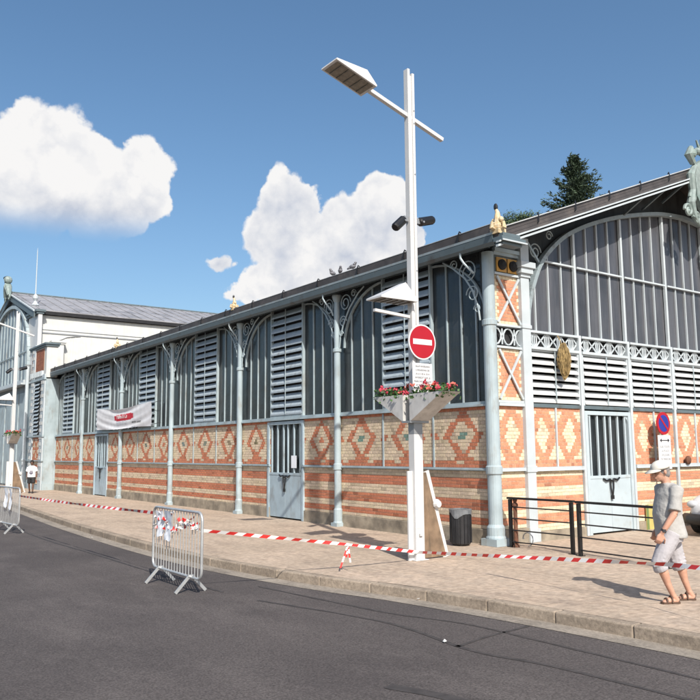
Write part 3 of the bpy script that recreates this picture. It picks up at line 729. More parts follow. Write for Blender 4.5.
mb.ball(P(YC, 13.0), .26, 8, 6); mb.ball(P(YC + .25, 12.9), .18, 8, 6); scroll(mb, P, YC - .5, 11.8, .25, 1.4, 1, .1); scroll(mb, P, YC + .5, 11.8, .25, 1.4, -1, .1)
mb.build('apex_ornament', M['statue'], tr)
mb = MB(); mb.ball(P(YC + .25, 13.15), .25, 8, 6, sc=(1, 1.4, .6)); mb.build('apex_cap', M['black'], tr)

# ------------------------------------------------------------------ ground
def ground_mat(name, c1, c2, c3, sc, fine, rough=.9, pave=None, bump=.4, amp=.28):
    m = bpy.data.materials.new(name); n, l = nodes(m); b = n['Principled BSDF']; b.inputs['Roughness'].default_value = rough; b.inputs['Specular IOR Level'].default_value = .25
    tc = n.new('ShaderNodeTexCoord')
    def nz(s, d=8, r=.6, mp=None):
        k = n.new('ShaderNodeTexNoise'); k.inputs['Scale'].default_value = s; k.inputs['Detail'].default_value = d; k.inputs['Roughness'].default_value = r
        src = tc.outputs['Object']
        if mp:
            q = n.new('ShaderNodeMapping'); q.inputs['Scale'].default_value = mp[0]; q.inputs['Rotation'].default_value = (0, 0, mp[1]); l.new(src, q.inputs[0]); src = q.outputs[0]
        l.new(src, k.inputs['Vector']); return k.outputs['Fac']
    def mr(x, a, b_, c=0, d=1):
        k = n.new('ShaderNodeMapRange'); k.inputs[1].default_value = a; k.inputs[2].default_value = b_; k.inputs[3].default_value = c; k.inputs[4].default_value = d; l.new(x, k.inputs[0]); return k.outputs[0]
    def mix(f, a, b_, bt='MIX'):
        k = n.new('ShaderNodeMix'); k.data_type = 'RGBA'; k.blend_type = bt
        if isinstance(f, float): k.inputs[0].default_value = f
        else: l.new(f, k.inputs[0])
        for i, v in ((6, a), (7, b_)):
            if isinstance(v, tuple): k.inputs[i].default_value = (*v, 1)
            else: l.new(v, k.inputs[i])
        return k.outputs[2]
    base = mix(mr(nz(sc, 7), .38, .64), c1, c2)
    base = mix(mr(nz(sc * 3.3, 9, .7, ((1, .4, 1), .5)), .50, .72, 0, .85), base, c3)
    f = nz(fine, 4, .7)
    base = mix(1., base, mr(f, .3, .7, 1 - amp, 1 + amp), 'MULTIPLY')
    h = f
    if pave:
        q = n.new('ShaderNodeMapping'); q.inputs['Rotation'].default_value = (0, 0, R(0)); l.new(tc.outputs['Object'], q.inputs[0])
        k = n.new('ShaderNodeTexBrick'); k.inputs['Scale'].default_value = 1; k.inputs['Brick Width'].default_value = .22; k.inputs['Row Height'].default_value = .11; k.inputs['Mortar Size'].default_value = .006; k.inputs['Mortar Smooth'].default_value = .3
        k.inputs['Color1'].default_value = (1.1, 1.04, 1, 1); k.inputs['Color2'].default_value = (.84, .84, .86, 1); k.inputs['Mortar'].default_value = (.62, .6, .57, 1)
        l.new(q.outputs[0], k.inputs['Vector'])
        base = mix(.45, base, k.outputs['Color'], 'MULTIPLY')
    l.new(base, b.inputs['Base Color'])
    bp = n.new('ShaderNodeBump'); bp.inputs['Strength'].default_value = bump; bp.inputs['Distance'].default_value = .012; l.new(h, bp.inputs['Height']); l.new(bp.outputs[0], b.inputs['Normal'])
    return m
M['asphalt'] = ground_mat('asphalt', (.092, .080, .076), (.070, .061, .059), (.118, .103, .097), .35, 48, .85, amp=.55)
M['paving'] = ground_mat('pink_beige_paving', (.47, .375, .29), (.40, .32, .245), (.27, .215, .17), .6, 9, .9, pave=True, bump=.2)
M['kerbstone'] = ground_mat('kerbstone', (.35, .285, .22), (.27, .22, .17), (.15, .12, .095), 1.2, 22, .9)
M['channel'] = ground_mat('concrete_channel', (.30, .26, .215), (.24, .21, .175), (.14, .12, .10), 1.3, 26, .9)
M['earth'] = ground_mat('far_ground', (.16, .15, .13), (.13, .13, .11), (.1, .1, .08), .1, 3, .9)

KERB = [(-3.3, 60), (-3.6, 44), (-3.9, 32), (-4.3, 24), (-4.78, 17.2), (-5.15, 12), (-5.33, 8.3), (-5.42, 5.2), (-5.40, 2.36), (-5.26, .8), (-5.05, -.63), (-4.82, -1.7), (-4.60, -2.5), (-4.33, -4.1), (-4.18, -5.5), (-4.08, -7.0), (-4.0, -10), (-3.95, -16), (-3.9, -30)]
# densify with Catmull-Rom
def cr(pts, n=5):
    out = []
    for i in range(len(pts) - 1):
        p0, p1, p2, p3 = pts[max(i - 1, 0)], pts[i], pts[i + 1], pts[min(i + 2, len(pts) - 1)]
        for k in range(n):
            t = k / n
            out.append(tuple(.5 * ((2 * p1[j]) + (-p0[j] + p2[j]) * t + (2 * p0[j] - 5 * p1[j] + 4 * p2[j] - p3[j]) * t * t + (-p0[j] + 3 * p1[j] - 3 * p2[j] + p3[j]) * t ** 3) for j in range(2)))
    out.append(pts[-1]); return out
K = cr(KERB)
def offs(d):
    out = []
    for i, p in enumerate(K):
        a = Vector(K[max(i - 1, 0)]); b = Vector(K[min(i + 1, len(K) - 1)]); t = (b - a).normalized(); nn = Vector((-t.y, t.x))   # heading -Y: left normal is +X
        out.append((p[0] + nn.x * d, p[1] + nn.y * d))
    return out
def strip(name, d0, d1, z0, z1, m, kind='structure'):
    A_, B_ = offs(d0), offs(d1); mb = MB(); n = len(A_)
    v = [(x, y, z1) for x, y in A_] + [(x, y, z1) for x, y in B_]
    f = [(i, i + 1, n + i + 1, n + i) for i in range(n - 1)]
    if z0 is not None:
        v += [(x, y, z0) for x, y in A_] + [(x, y, z0) for x, y in B_]
        f += [(i, i + 1, 2 * n + i + 1, 2 * n + i) for i in range(n - 1)] + [(n + i, n + i + 1, 3 * n + i + 1, 3 * n + i) for i in range(n - 1)]
    mb.add(v, f); return tag(mb.build(name, m), kind=kind)
mb = MB(); mb.add([(-900, -900, -.20), (900, -900, -.20), (900, 900, -.20), (-900, 900, -.20)], [(0, 1, 2, 3)]); tag(mb.build('ground', M['earth']), kind='structure')
mb = MB(); e = offs(-.30)
mb.add([(x, y, -.14) for x, y in e] + [(-26, y, -.14) for x, y in e], [(i, i + 1, len(e) + i + 1, len(e) + i) for i in range(len(e) - 1)]); tag(mb.build('road', M['asphalt']), kind='structure')
strip('gutter_channel', -.32, -.001, None, -.135, M['channel'])
# kerb stones laid one after another
e0, e1 = offs(0), offs(.17); mb = MB(); acc = 0; seg = 0
L0 = 1.0
def sample(poly, s):
    acc = 0
    for a, b in zip(poly, poly[1:]):
        d = math.dist(a, b)
        if acc + d >= s: t = (s - acc) / d; return (a[0] + (b[0] - a[0]) * t, a[1] + (b[1] - a[1]) * t)
        acc += d
    return poly[-1]
tot0 = sum(math.dist(a, b) for a, b in zip(e0, e0[1:])); tot1 = sum(math.dist(a, b) for a, b in zip(e1, e1[1:]))
n = int(tot0 / L0)
for i in range(n):
    a, b = i / n, (i + 1) / n - .005 / tot0
    P0, P1, P2, P3 = sample(e0, a * tot0), sample(e0, b * tot0), sample(e1, b * tot1), sample(e1, a * tot1)
    zt = rnd.uniform(-.003, .003)
    mb.hexa([(*P0, -.2), (*P1, -.2), (*P2, -.2), (*P3, -.2), (*P0, zt), (*P1, zt), (*P2, zt), (*P3, zt)])
o = mb.build('kerb', M['kerbstone'], bevel=.018); tag(o, kind='structure')
mb = MB(); e = offs(.17)
nn = len(e)
mb.add([(x, y, -.002) for x, y in e] + [(60, y, -.002) for x, y in e], [(i, i + 1, nn + i + 1, nn + i) for i in range(nn - 1)]); tag(mb.build('pavement', M['paving']), kind='structure')
# tar crack seals on the road
def seal(pts, w, name='road_crack_seal'):
    mb = MB(); P = cr(pts, 8); n = len(P); v = []; 
    for i, p in enumerate(P):
        a = Vector(P[max(i - 1, 0)]); b = Vector(P[min(i + 1, n - 1)]); t = (b - a).normalized(); nn = Vector((-t.y, t.x))
        ww = w * (1 + .5 * noise.noise((p[0] * 3, p[1] * 3, 1))); jj = .012 * noise.noise((p[0] * 2, p[1] * 2, 5))
        v += [(p[0] + nn.x * (ww / 2 + jj), p[1] + nn.y * (ww / 2 + jj), -.136), (p[0] - nn.x * (ww / 2 - jj), p[1] - nn.y * (ww / 2 - jj), -.136)]
    mb.add(v, [(2 * i, 2 * i + 1, 2 * i + 3, 2 * i + 2) for i in range(n - 1)]); tag(mb.build(name, M['tar']), kind='structure')
seal([(-5.75, -.5), (-5.5, -2.6), (-5.36, -3.45), (-5.07, -4.4), (-5.03, -5.7), (-5.0, -7.5)], .05)
seal([(-6.3, -1.5), (-5.95, -2.8), (-5.76, -3.93), (-5.90, -5.28), (-5.70, -6.23), (-5.6, -8)], .055)
seal([(-5.91, -5.06), (-5.4, -4.95), (-4.58, -4.85)], .05)
seal([(-6.4, 14), (-6.57, 8.4), (-6.5, 5), (-6.49, 2.1), (-6.4, -.6)], .05)
seal([(-7.35, -5.7), (-7.17, -6.18), (-7.0, -6.9)], .13)

# ------------------------------------------------------------------ street lamps
def make_lamp():
    t = thing('street_lamp', (-2.60, -.58, 0), 'tall white square street lamp with tilted crossarm beside the no entry sign', 'street lamp', 'white street lamps along the pavement')
    mb = MB()
    mb.box((-.082, -.062, 0), (-.025, .062, 9.12)); mb.box((.025, -.062, 0), (.082, .062, 9.05)); mb.box((-.024, -.042, 0), (.024, .042, 9.0)); mb.box((-.15, -.13, 0), (.15, .13, .015)); mb.box((-.10, -.08, 0), (.10, .08, 2.2))
    mb.build('pole', M['white'], t, bevel=.006)
    for z in (1.0, 2.0, 5.2, 7.05, 8.05, 8.3):
        mb = MB(); mb.tube([(.054, -.062, z), (.054, -.07, z)], .014, 8); mb.build('bolt', M['greysteel'], t)
    mb = MB(); mb.box((-.07, -.084, .55), (.07, -.0805, .95)); mb.build('access_door', M['signw'], t)
    d = Vector((-1, 0, .30)).normalized(); u = Vector((.30, 0, 1)).normalized()
    c = Vector((0, 0, 8.17))
    mb = MB(); mb.bar(c - d * .86, c + d * 1.02, .085, .075); arm = mb.build('crossarm', M['white'], t, bevel=.005)
    def luminaire(o, d, u, Lg, wd, h, base):
        A_ = base; B_ = base + d * Lg
        y = Vector((0, wd, 0)); k = A_ + u * .02
        mb = MB()
        b0, b1, b2, b3 = A_ - y, B_ - y, B_ + y, A_ + y
        ap = A_ + d * Lg * .22 + u * h
        t0, t1 = ap - y * .45, ap + y * .45
        e = u * .03
        P = [b0, b1, b2, b3, b0 + e, b1 + e, b2 + e, b3 + e, t0, t1]
        mb.add(P, [(0, 1, 5, 4), (1, 2, 6, 5), (2, 3, 7, 6), (3, 0, 4, 7), (4, 5, 8), (6, 7, 9), (5, 6, 9, 8), (7, 4, 8, 9), (0, 3, 2, 1)])
        hd = mb.build('lamp_head', M['white'], t)
        mb = MB()
        i0 = u * -.006
        f = lambda a, b: A_ + d * a + Vector((0, b, 0)) + i0
        mb.add([f(.05, -wd + .04), f(Lg - .05, -wd + .04), f(Lg - .05, wd - .04), f(.05, wd - .04)], [(0, 1, 2, 3)])
        for q in range(1, 6): mb.bar(f(Lg * q / 6, -wd + .05) - u * .008, f(Lg * q / 6, wd - .05) - u * .008, .012, .012)
        mb.build('lamp_lens', M['refl'], hd)
    luminaire(None, d, u, .92, .24, .30, c + d * 1.0 - u * .03)
    d2 = Vector((-1, 0, .0)); u2 = Vector((0, 0, 1))
    luminaire(None, d2, u2, .85, .22, .36, Vector((-.06, 0, 4.58)))
    mb = MB(); mb.bar((-.10, 0, 4.33), (-.90, 0, 4.38), .06, .05); mb.build('lower_crossarm', M['white'], t)
    for s, a in ((-1, (-.42, -.02, 5.95)), (1, (.55, .02, 6.27))):
        mb = MB(); p0 = Vector((s * .18, 0, 6.16)); p1 = Vector(a); dd = (p1 - p0).normalized()
        mb.tube([p0, p0 + dd * .03, p1 - dd * .03, p1], [.06, .085, .085, .07], 12)
        fl = mb.build('floodlight', M['black'], t)
        mb = MB(); mb.bar((s * .09, 0, 6.17), (s * .19, 0, 6.17), .05, .1); mb.tube([p0 + dd * .05 + Vector((0, .1, -.02)), p0 + dd * .05 + Vector((0, -.1, -.02))], .02, 6); mb.build('mounting_bracket', M['greysteel'], fl)
    for s in (-1, 1):
        mb = MB(); zt, zb = 2.91, 2.44
        o = [(-.21, s * .09), (-.21, s * .97), (.21, s * .97), (.21, s * .09)]; ib = [(-.21, s * .09), (-.21, s * .13), (.21, s * .13), (.21, s * .09)]
        inn = [(-.195, s * .105), (-.195, s * .94), (.195, s * .94), (.195, s * .105)]
        v = [(x, y, zb) for x, y in ib] + [(x, y, zt) for x, y in o] + [(x, y, zt) for x, y in inn] + [(x * .94, y * .9, zt - .07) for x, y in inn]
        f = [(0, 1, 2, 3)]
        for k in range(4):
            j = (k + 1) % 4; f += [(k, j, 4 + j, 4 + k), (4 + k, 4 + j, 8 + j, 8 + k), (8 + k, 8 + j, 12 + j, 12 + k)]
        f.append((12, 13, 14, 15)); mb.add(v, f); mb.build('planter', M['zincp'], t)
    mb = MB(); mb.box((-.22, -.12, 2.40), (.22, .12, 2.437)); mb.box((-.10, -.08, 2.2), (.10, .08, 2.40)); mb.build('planter_bracket', M['greysteel'], t)
    # plywood fin at the foot
    mb = MB(); mb.prism([(.115, .02), (.66, .02), (.215, 1.52), (.115, 1.52)], 'y', -.02, .02); pl = mb.build('base_panel', M['ply'], t)
    mb = MB(); mb.bar((.665, 0, .0), (.22, 0, 1.54), .14, .03, up=(0, 1, 0)); mb.bar((-.14, 0, 0), (-.14, 0, 1.55), .03, .14)
    mb.build('panel_edge', M['white'], pl)
    mb = MB(); mb.tube([(.45, -.03, .95), (.45, -.09, .95)], [.09, .06], 12); mb.box((-.03, -.115, .42), (.03, -.09, .46)); mb.build('access_cover', M['white'], t)
    return t
lamp = make_lamp()
lamp2 = copy_tree(lamp); lamp2.location = (-2.66, 30.2, 0); lamp2['label'] = 'white street lamp with planters at the far left end of the pavement'

def flowers(loc, label, seed, n=330):
    r = random.Random(seed); mb = MB()
    for i in range(n):
        x, y, z = r.uniform(-.20, .20), r.uniform(-.44, .44), r.uniform(-.02, .16)
        if r.random() < .3: x *= 1.35; y *= 1.05; z -= .06
        s = r.uniform(.025, .05); a = Vector((r.gauss(0, 1), r.gauss(0, 1), r.gauss(0, 1) + .5)).normalized(); b = a.orthogonal().normalized(); c = a.cross(b); p = Vector((x, y, z))
        mb.add([p + b * s, p + c * s * .8, p - b * s, p - c * s * .8], [(0, 1, 2, 3)], 0)
    o = mb.build('geranium_plant', M['leaf'], fix=False, loc=loc); tag(o, label, 'flowers', 'geraniums in the lamp post planters')
    for nm, mt in (('pink_blossoms', 'fpink'), ('coral_blossoms', 'fred')):
        mb = MB()
        for i in range(8):
            x, y, z = r.uniform(-.24, .20), r.uniform(-.42, .42), r.uniform(.06, .22)
            for k in range(14):
                p = Vector((x, y, z)) + Vector((r.gauss(0, .024), r.gauss(0, .024), r.gauss(0, .016))); s = .018
                a = Vector((r.gauss(0, 1), r.gauss(0, 1), r.gauss(0, 1))).normalized(); b = a.orthogonal(); c = a.cross(b)
                mb.add([p + b * s, p + c * s, p - b * s, p - c * s], [(0, 1, 2, 3)])
        mb.build(nm, M[mt], o, fix=False)
    return o
flowers((-2.60, -.06, 2.88), 'pink geraniums in the left planter of the lamp with the no entry sign', 1)
flowers((-2.60, -1.10, 2.88), 'pink geraniums in the right planter of the lamp with the no entry sign', 2)
flowers((-2.66, 30.72, 2.88), 'geraniums in the left planter of the far street lamp', 3)
flowers((-2.66, 29.68, 2.88), 'geraniums in the right planter of the far street lamp', 4)

# ------------------------------------------------------------------ signs
def text_mesh(name, txt, size, m, parent, loc, rot, align='CENTER', extr=.0008, sp=1.0):
    c = bpy.data.curves.new(name, 'FONT'); c.body = txt; c.size = size; c.align_x = align; c.extrude = extr; c.space_line = sp
    o = bpy.data.objects.new('tmp', c); col.objects.link(o); dg = bpy.context.evaluated_depsgraph_get(); dg.update()
    me = bpy.data.meshes.new_from_object(o.evaluated_get(dg)); bpy.data.objects.remove(o)
    me.materials.clear(); me.materials.append(m)
    q = bpy.data.objects.new(name, me); col.objects.link(q); q.parent = parent; q.location = loc; q.rotation_euler = rot
    return q
AZS = math.atan2(CAM.y + .58, CAM.x + 2.6)   # direction towards the road corner
rzs = AZS + math.pi / 2 + R(14)
s = thing('no_entry_sign', (-2.515, -.70, 3.865), 'round red no entry sign with white bar on the white street lamp', 'road sign')
def disc(mb, r, y0, y1, n=40, mi=0, cx=0, cz=0): mb.prism([(cx + r * math.cos(2 * math.pi * i / n), cz + r * math.sin(2 * math.pi * i / n)) for i in range(n)], 'y', y0, y1, mi)
mb = MB(); disc(mb, .325, 0, -.02); mb.build('sign_plate', M['signw'], s)
mb = MB(); disc(mb, .298, -.0205, -.024); f_ = mb.build('red_face', M['red'], s)
mb = MB(); mb.box((-.225, -.0245, -.05), (.225, -.028, .05)); mb.build('white_bar', M['signw'], f_)
mb = MB(); mb.box((-.10, .001, -.03), (.03, .055, .03)); mb.build('clamp', M['greysteel'], s)
s = thing('text_sign_plate', (-2.52, -.70, 3.21), 'small white plate with lines of black text below the no entry sign', 'sign')
mb = MB(); mb.box((-.235, -.018, -.265), (.235, 0, .265)); mb.build('sign_plate', M['signw'], s, bevel=.008)
text_mesh('sign_lettering', 'SAUF RIVERAINS\nLIVRAISONS DE\nA 6 H 30 A 10 H\nINTERDIT SUR LE\nMARCHE LES JEUDIS\nET SAMEDIS DE\nVEHICULE GENANT', .047, M['ink'], s, (0, -.0195, .19), (R(90), 0, 0), sp=1.45)
mb = MB(); mb.box((-.10, .001, -.03), (.03, .055, .03)); mb.build('clamp', M['greysteel'], s)

s = thing('no_parking_sign', (5.50, -.35, 0), 'round blue and red no parking sign over a white notice by the sunlit gable', 'road sign')
mb = MB(); mb.tube([(0, .05, 0), (0, .05, 2.80)], .03, 10); mb.build('post', M['greysteel'], s)
mb = MB(); disc(mb, .275, -.005, .018, cz=2.52); mb.build('red_ring', M['red'], s)
mb = MB(); disc(mb, .205, -.009, -.0055, cz=2.52); mb.build('blue_face', M['blue'], s)
mb = MB(); mb.bar((-.145, -.012, 2.665), (.145, -.012, 2.375), .005, .05); mb.build('red_slash', M['red'], s)
mb = MB(); mb.box((-.26, -.005, 1.42), (.26, .018, 2.235)); mb.build('notice_panel', M['signw'], s, bevel=.01)
mb = MB(); mb.bar((-.17, -.008, 2.11), (.17, -.008, 2.11), .005, .02); mb.prism([(-.2, 2.11), (-.13, 2.155), (-.13, 2.065)], 'y', -.011, -.006); mb.prism([(.2, 2.11), (.13, 2.155), (.13, 2.065)], 'y', -.011, -.006); mb.build('arrow', M['ink'], s)
text_mesh('notice_lettering', 'SUR TOUTE\nLA PLACE\nLES JOURS\nDE MARCHE', .075, M['greysteel'], s, (0, -.0065, 1.93), (R(90), 0, 0), sp=1.3)

# banner on the long side
bn = thing('banner', (-.27, 21.3, 2.95), 'white cloth banner with a red lettered patch tied above the far side door', 'banner')
mb = MB(); nx, nz_ = 60, 22; W_ = 6.6; H_ = .98; v = []
def bpt(i, j):
    t = i / nx; q = j / nz_
    y = -W_ / 2 + W_ * t; sag = .12 * math.sin(math.pi * t) + .02 * abs(math.sin(4 * math.pi * t))
    z = q * H_ - sag * (q) + .02 * math.sin(8 * t)
    fold = (.032 * (abs(math.sin(6.5 * q - 9 * (t - .5) ** 2)) ** .6) + .018 * math.sin(17 * q - 26 * (t - .5) ** 2)) * (.4 + .6 * math.sin(math.pi * t)) + .012 * math.sin(9 * t + 4 * q)
    return (fold, y, z)
mb.add([bpt(i, j) for i in range(nx + 1) for j in range(nz_ + 1)], [(i * (nz_ + 1) + j, (i + 1) * (nz_ + 1) + j, (i + 1) * (nz_ + 1) + j + 1, i * (nz_ + 1) + j + 1) for i in range(nx) for j in range(nz_)])
mb.build('cloth', M['cloth'], bn, smooth=True, fix=False)
mb = MB()   # the red patch follows the cloth
cells = []
for i in range(14, 42):
    for j in range(8, 17):
        if ((i - 28) / 11.) ** 2 + ((j - 12) / 3.9) ** 4 < 1: cells.append((i, j))
for i, j in cells:
    mb.add([(lambda p: (p[0] - .006, p[1], p[2]))(bpt(a, b)) for a, b in ((i, j), (i + 1, j), (i + 1, j + 1), (i, j + 1))], [(0, 1, 2, 3)])
mb.build('red_patch', M['bred'], bn, fix=False)
text_mesh('banner_lettering', 'Halles & Co', .26, M['signw'], bn, (-.085, -.22, .42), (R(90), 0, R(-90)), extr=.003)
text_mesh('small_lettering', 'marche couvert', .16, M['ink'], bn, (-.07, -1.9, .18), (R(90), 0, R(-90)), extr=.003)
for y in (-W_ / 2, W_ / 2):
    for z in (.05, .9): mb = MB(); mb.tube([(0, y, z), (.3, y + (.25 if y > 0 else -.25), z + .1)], .012, 5); mb.build('tie_rope', M['ink'], bn)

# paper on the door, yellow poster by gable door, straw bundle
mb = MB(); mb.box((-.030, 7.62, 1.45), (-.024, 7.90, 1.80)); tag(mb.build('paper_notice', M['paper']), 'white paper notice stuck between the bars of the blue grey side door', 'notice')
po = thing('yellow_poster', (5.02, -.052, .3), 'small yellow and green poster leaning at the foot of the wall by the gable door', 'poster')
mb = MB(); mb.box((0, -.02, -.3), (.34, 0, .28)); mb.build('board', M['yellow'], po)
mb = MB(); mb.box((0, -.024, -.3), (.09, -.021, .28)); mb.build('green_print', M['green'], po)
mb = MB(); r = random.Random(5)
for i in range(330):
    a = r.uniform(0, 6.28); q = r.uniform(.2, 1); tw = .5
    pts = []
    for k in range(7):
        t = k / 6; rad = .17 * (math.sin(math.pi * (t * .86 + .10))) ** .75 * q
        pts.append((2.05 + (rad * .92 + r.gauss(0, .012)) * math.cos(a + tw * t), -.22 + (rad + r.gauss(0, .012)) * math.sin(a + tw * t) * .8, 4.19 - .70 * t + .03 * r.uniform(-1, 1) + r.gauss(0, .02)))
    mb.tube(pts, .008, 4, cap=False)
mb.tube([(2.05, -.2, 4.1), (2.05, -.14, 4.3), (2.05, -.06, 4.44)], .012, 5)
tag(mb.build('straw_bundle', M['straw']), 'brown dry straw bundle hanging from the tracery above the gable louvers', 'straw bundle')

# ------------------------------------------------------------------ crowd barriers
def make_barrier():
    t = thing('crowd_barrier', (-6.78, .24, -.14), 'grey steel crowd barrier wrapped in striped tape on the road, nearer one', 'barrier', 'steel crowd barriers on the road')
    H0, H1, Lh, r = .22, 1.17, .92, .12
    pts = []
    for (cy, cz, a0) in ((Lh - r, H1 - r, 0), (-Lh + r, H1 - r, 90), (-Lh + r, H0 + r, 180), (Lh - r, H0 + r, 270)):
        for k in range(6): a = R(a0 + 18 * k); pts.append((0, cy + r * math.cos(a), cz + r * math.sin(a)))
    mb = MB(); mb.tube(pts, .021, 10, closed=True); mb.build('frame', M['galv'], t, smooth=True)
    mb = MB()
    for i in range(1, 17):
        y = -Lh + .02 + (2 * Lh - .04) * i / 17; mb.tube([(0, y, H0), (0, y, H1)], .008, 6)
    mb.build('bars', M['galv'], t)
    for y in (-.56, .60):
        mb = MB(); mb.bar((-.24, y, .01), (-.02, y, H0 + .02), .045, .018, up=(0, 1, 0)); mb.bar((.24, y, .01), (.02, y, H0 + .02), .045, .018, up=(0, 1, 0)); mb.bar((-.05, y, H0 + .02), (.05, y, H0 + .02), .05, .03)
        mb.build('foot', M['galv'], t)
    return t
b1 = make_barrier()
b2 = copy_tree(b1); b2.location = (-6.86, 11.1, -.14); b2.rotation_euler.z = R(4); b2['label'] = 'grey steel crowd barrier at the far left edge of the road'

def ribbon(name, pts, label, group, wdt=.052, per=.135, sag=0, twist=True, extra=None):
    mb = MB()
    P = []
    for a, b in zip(pts, pts[1:]):
        a, b = Vector(a), Vector(b); n = max(2, int((b - a).length / .045))
        for i in range(n): t = i / n; P.append(a.lerp(b, t) - Vector((0, 0, sag * 4 * t * (1 - t))))
    P.append(Vector(pts[-1])); acc = 0; row = []
    for i, p in enumerate(P):
        d = (P[min(i + 1, len(P) - 1)] - P[max(i - 1, 0)]).normalized(); sd = d.cross(Vector((0, 0, 1))).normalized(); up = sd.cross(d)
        tw = .5 * math.sin(acc * 1.7) + .35 * math.sin(acc * 4.1 + 1) if twist else 0
        o = (up * math.cos(tw) + sd * math.sin(tw)) * wdt / 2
        if i: acc += (p - P[i - 1]).length
        row.append((p + o + d * .03, p - o - d * .03, acc))
    for (a, b, s0), (c, d_, s1) in zip(row, row[1:]):
        mb.add([a, b, d_, c], [(0, 1, 2, 3)], int(((s0 + s1) / 2) / per) % 2)
    if extra: extra(mb)
    o = mb.build(name, [M['tapew'], M['taper']], fix=False)
    return tag(o, label, 'barrier tape', group)
G_ = 'red and white barrier tape strung along the pavement'
def knot(mb):
    k = Vector((-4.33, -.89, .42))
    for q, (dx, dy, w) in enumerate(((-.13, .03, .035), (.03, -.02, .035), (-.03, .01, .04))):
        e = k + Vector((dx, dy, -.36 + .08 * q)); s = Vector((w * .6, -w * .5, 0))
        for j in range(4):
            a, b = k.lerp(e, j / 4), k.lerp(e, (j + 1) / 4); mb.add([a - s / 2, a + s / 2, b + s / 2, b - s / 2], [(0, 1, 2, 3)], (j + q) % 2)
LT = (-2.68, -.69, .15)
ribbon('barrier_tape', [(-6.81, 10.17, .84), (-6.78, 1.14, .93)], 'red and white tape stretched between the two crowd barriers', G_, sag=.02, per=.15)
ribbon('barrier_tape', [(-6.78, -.66, .78), (-4.33, -.89, .42), LT], 'red and white tape with a hanging knot between the near barrier and the lamp post', G_, extra=knot)
ribbon('barrier_tape', [LT, (-3.22, -5.833, .55), (-3.80, -7.55, .66), (-4.05, -12.5, .8), (-4.2, -20, .8)], 'red and white tape running right from the lamp post past the walking man', G_)
# tape wound round the bars of the near barrier
mb = MB(); r = random.Random(3)
for strand in range(5):
    y = .86 if strand % 2 else -.05 - .1 * strand; y1_ = -.86 if strand > 1 else .35; z = .76 + .035 * strand; pts = []
    if strand in (2, 3): y, y1_ = -.80, -.10
    if strand in (4, 5): y, y1_ = .15, .86
    n_ = 9
    for k in range(n_ + 1):
        pts.append(Vector((-6.78 + (.045 if k % 2 else -.045), .24 + y + (y1_ - y) * k / n_ + r.uniform(-.03, .03), z + r.uniform(-.09, .09))))
    P = []
    for a, b in zip(pts, pts[1:]):
        for k in range(4): P.append(a.lerp(b, k / 4) + Vector((0, 0, -.02 * math.sin(math.pi * k / 4))))
    acc = 0; row = []
    for k, p in enumerate(P):
        d = (P[min(k + 1, len(P) - 1)] - P[max(k - 1, 0)]).normalized(); tw = 1.2 * math.sin(k * .55 + strand); sd_ = d.cross(Vector((0, 0, 1))).normalized(); up = sd_.cross(d)
        o = (up * math.cos(tw) + sd_ * math.sin(tw)) * .022
        if k: acc += (p - P[k - 1]).length
        row.append((p + o, p - o, acc))
    for (a, b, s0), (c, d_, s1) in zip(row, row[1:]): mb.add([a, b, d_, c], [(0, 1, 2, 3)], int((s0 + s1) / 2 / .10) % 2)
tag(mb.build('tangled_tape', [M['tapew'], M['taper']], fix=False), 'tangle of red and white tape wound round the bars of the nearer crowd barrier', 'barrier tape')
def sheet(loc, rz_, w, h, label, bend=.03):
    mb = MB(); n = 10; q = 6
    v = []
    for i in range(n + 1):
        for j in range(q + 1):
            t = i / n; u = j / q - .5
            v.append((bend * math.sin(3 * t) + .035 * noise.noise((u * 4 + w * 9, t * 5, h * 7)) * min(1, 2 * t + .2), w * u * (1 - .18 * t) + .03 * noise.noise((t * 3, w * 20, 0)), -h * t * (1 + .10 * noise.noise((u * 3, w * 30, 2)))))
    mb.add(v, [(i * (q + 1) + j, i * (q + 1) + j + 1, (i + 1) * (q + 1) + j + 1, (i + 1) * (q + 1) + j) for i in range(n) for j in range(q)])
    o = mb.build('paper_sheet', M['paper'], fix=False, smooth=True, loc=loc); o.rotation_euler.z = rz_; tag(o, label, 'paper', 'paper sheets hung on the barriers')
sheet((-6.825, .83, .98), R(6), .25, .40, 'narrow crumpled white paper hung at the left of the nearer barrier')
sheet((-6.835, .49, 1.0), R(-5), .34, .46, 'wider white paper hung over the top rail of the nearer barrier')
sheet((-6.92, 11.25, 1.0), R(3), .30, .50, 'left white paper hung on the far barrier')
sheet((-6.91, 10.8, 1.0), R(-3), .30, .54, 'right white paper hung on the far barrier')

# ------------------------------------------------------------------ bin, bollard, railings
t = thing('litter_bin', (-.52, .50, 0), 'black perforated litter bin with a pale liner against the brick wall', 'litter bin')
mb = MB(); mb.lathe([(.19, .03), (.20, .05), (.215, .68), (.225, .70), (.205, .71)], (0, 0, 0), 20)
for k in range(16):
    a = 2 * math.pi * k / 16; mb.box((.216 * math.cos(a) - .006, .216 * math.sin(a) - .006, .06), (.216 * math.cos(a) + .006, .216 * math.sin(a) + .006, .68))
mb.box((-.02, -.02, 0), (.02, .02, .05)); mb.box((-.12, -.12, 0), (.12, .12, .029)); mb.build('bin_body', M['blackp'], t)
mb = MB(); n = 24; v = []
for k in range(n):
    a = 2 * math.pi * k / n; w = .02 * math.sin(5 * a)
    v += [(.225 * math.cos(a), .225 * math.sin(a), .60 + w + (.05 * math.sin(a * 3))), (.235 * math.cos(a), .235 * math.sin(a), .725), (.19 * math.cos(a), .19 * math.sin(a), .73), (.17 * math.cos(a), .17 * math.sin(a), .6)]
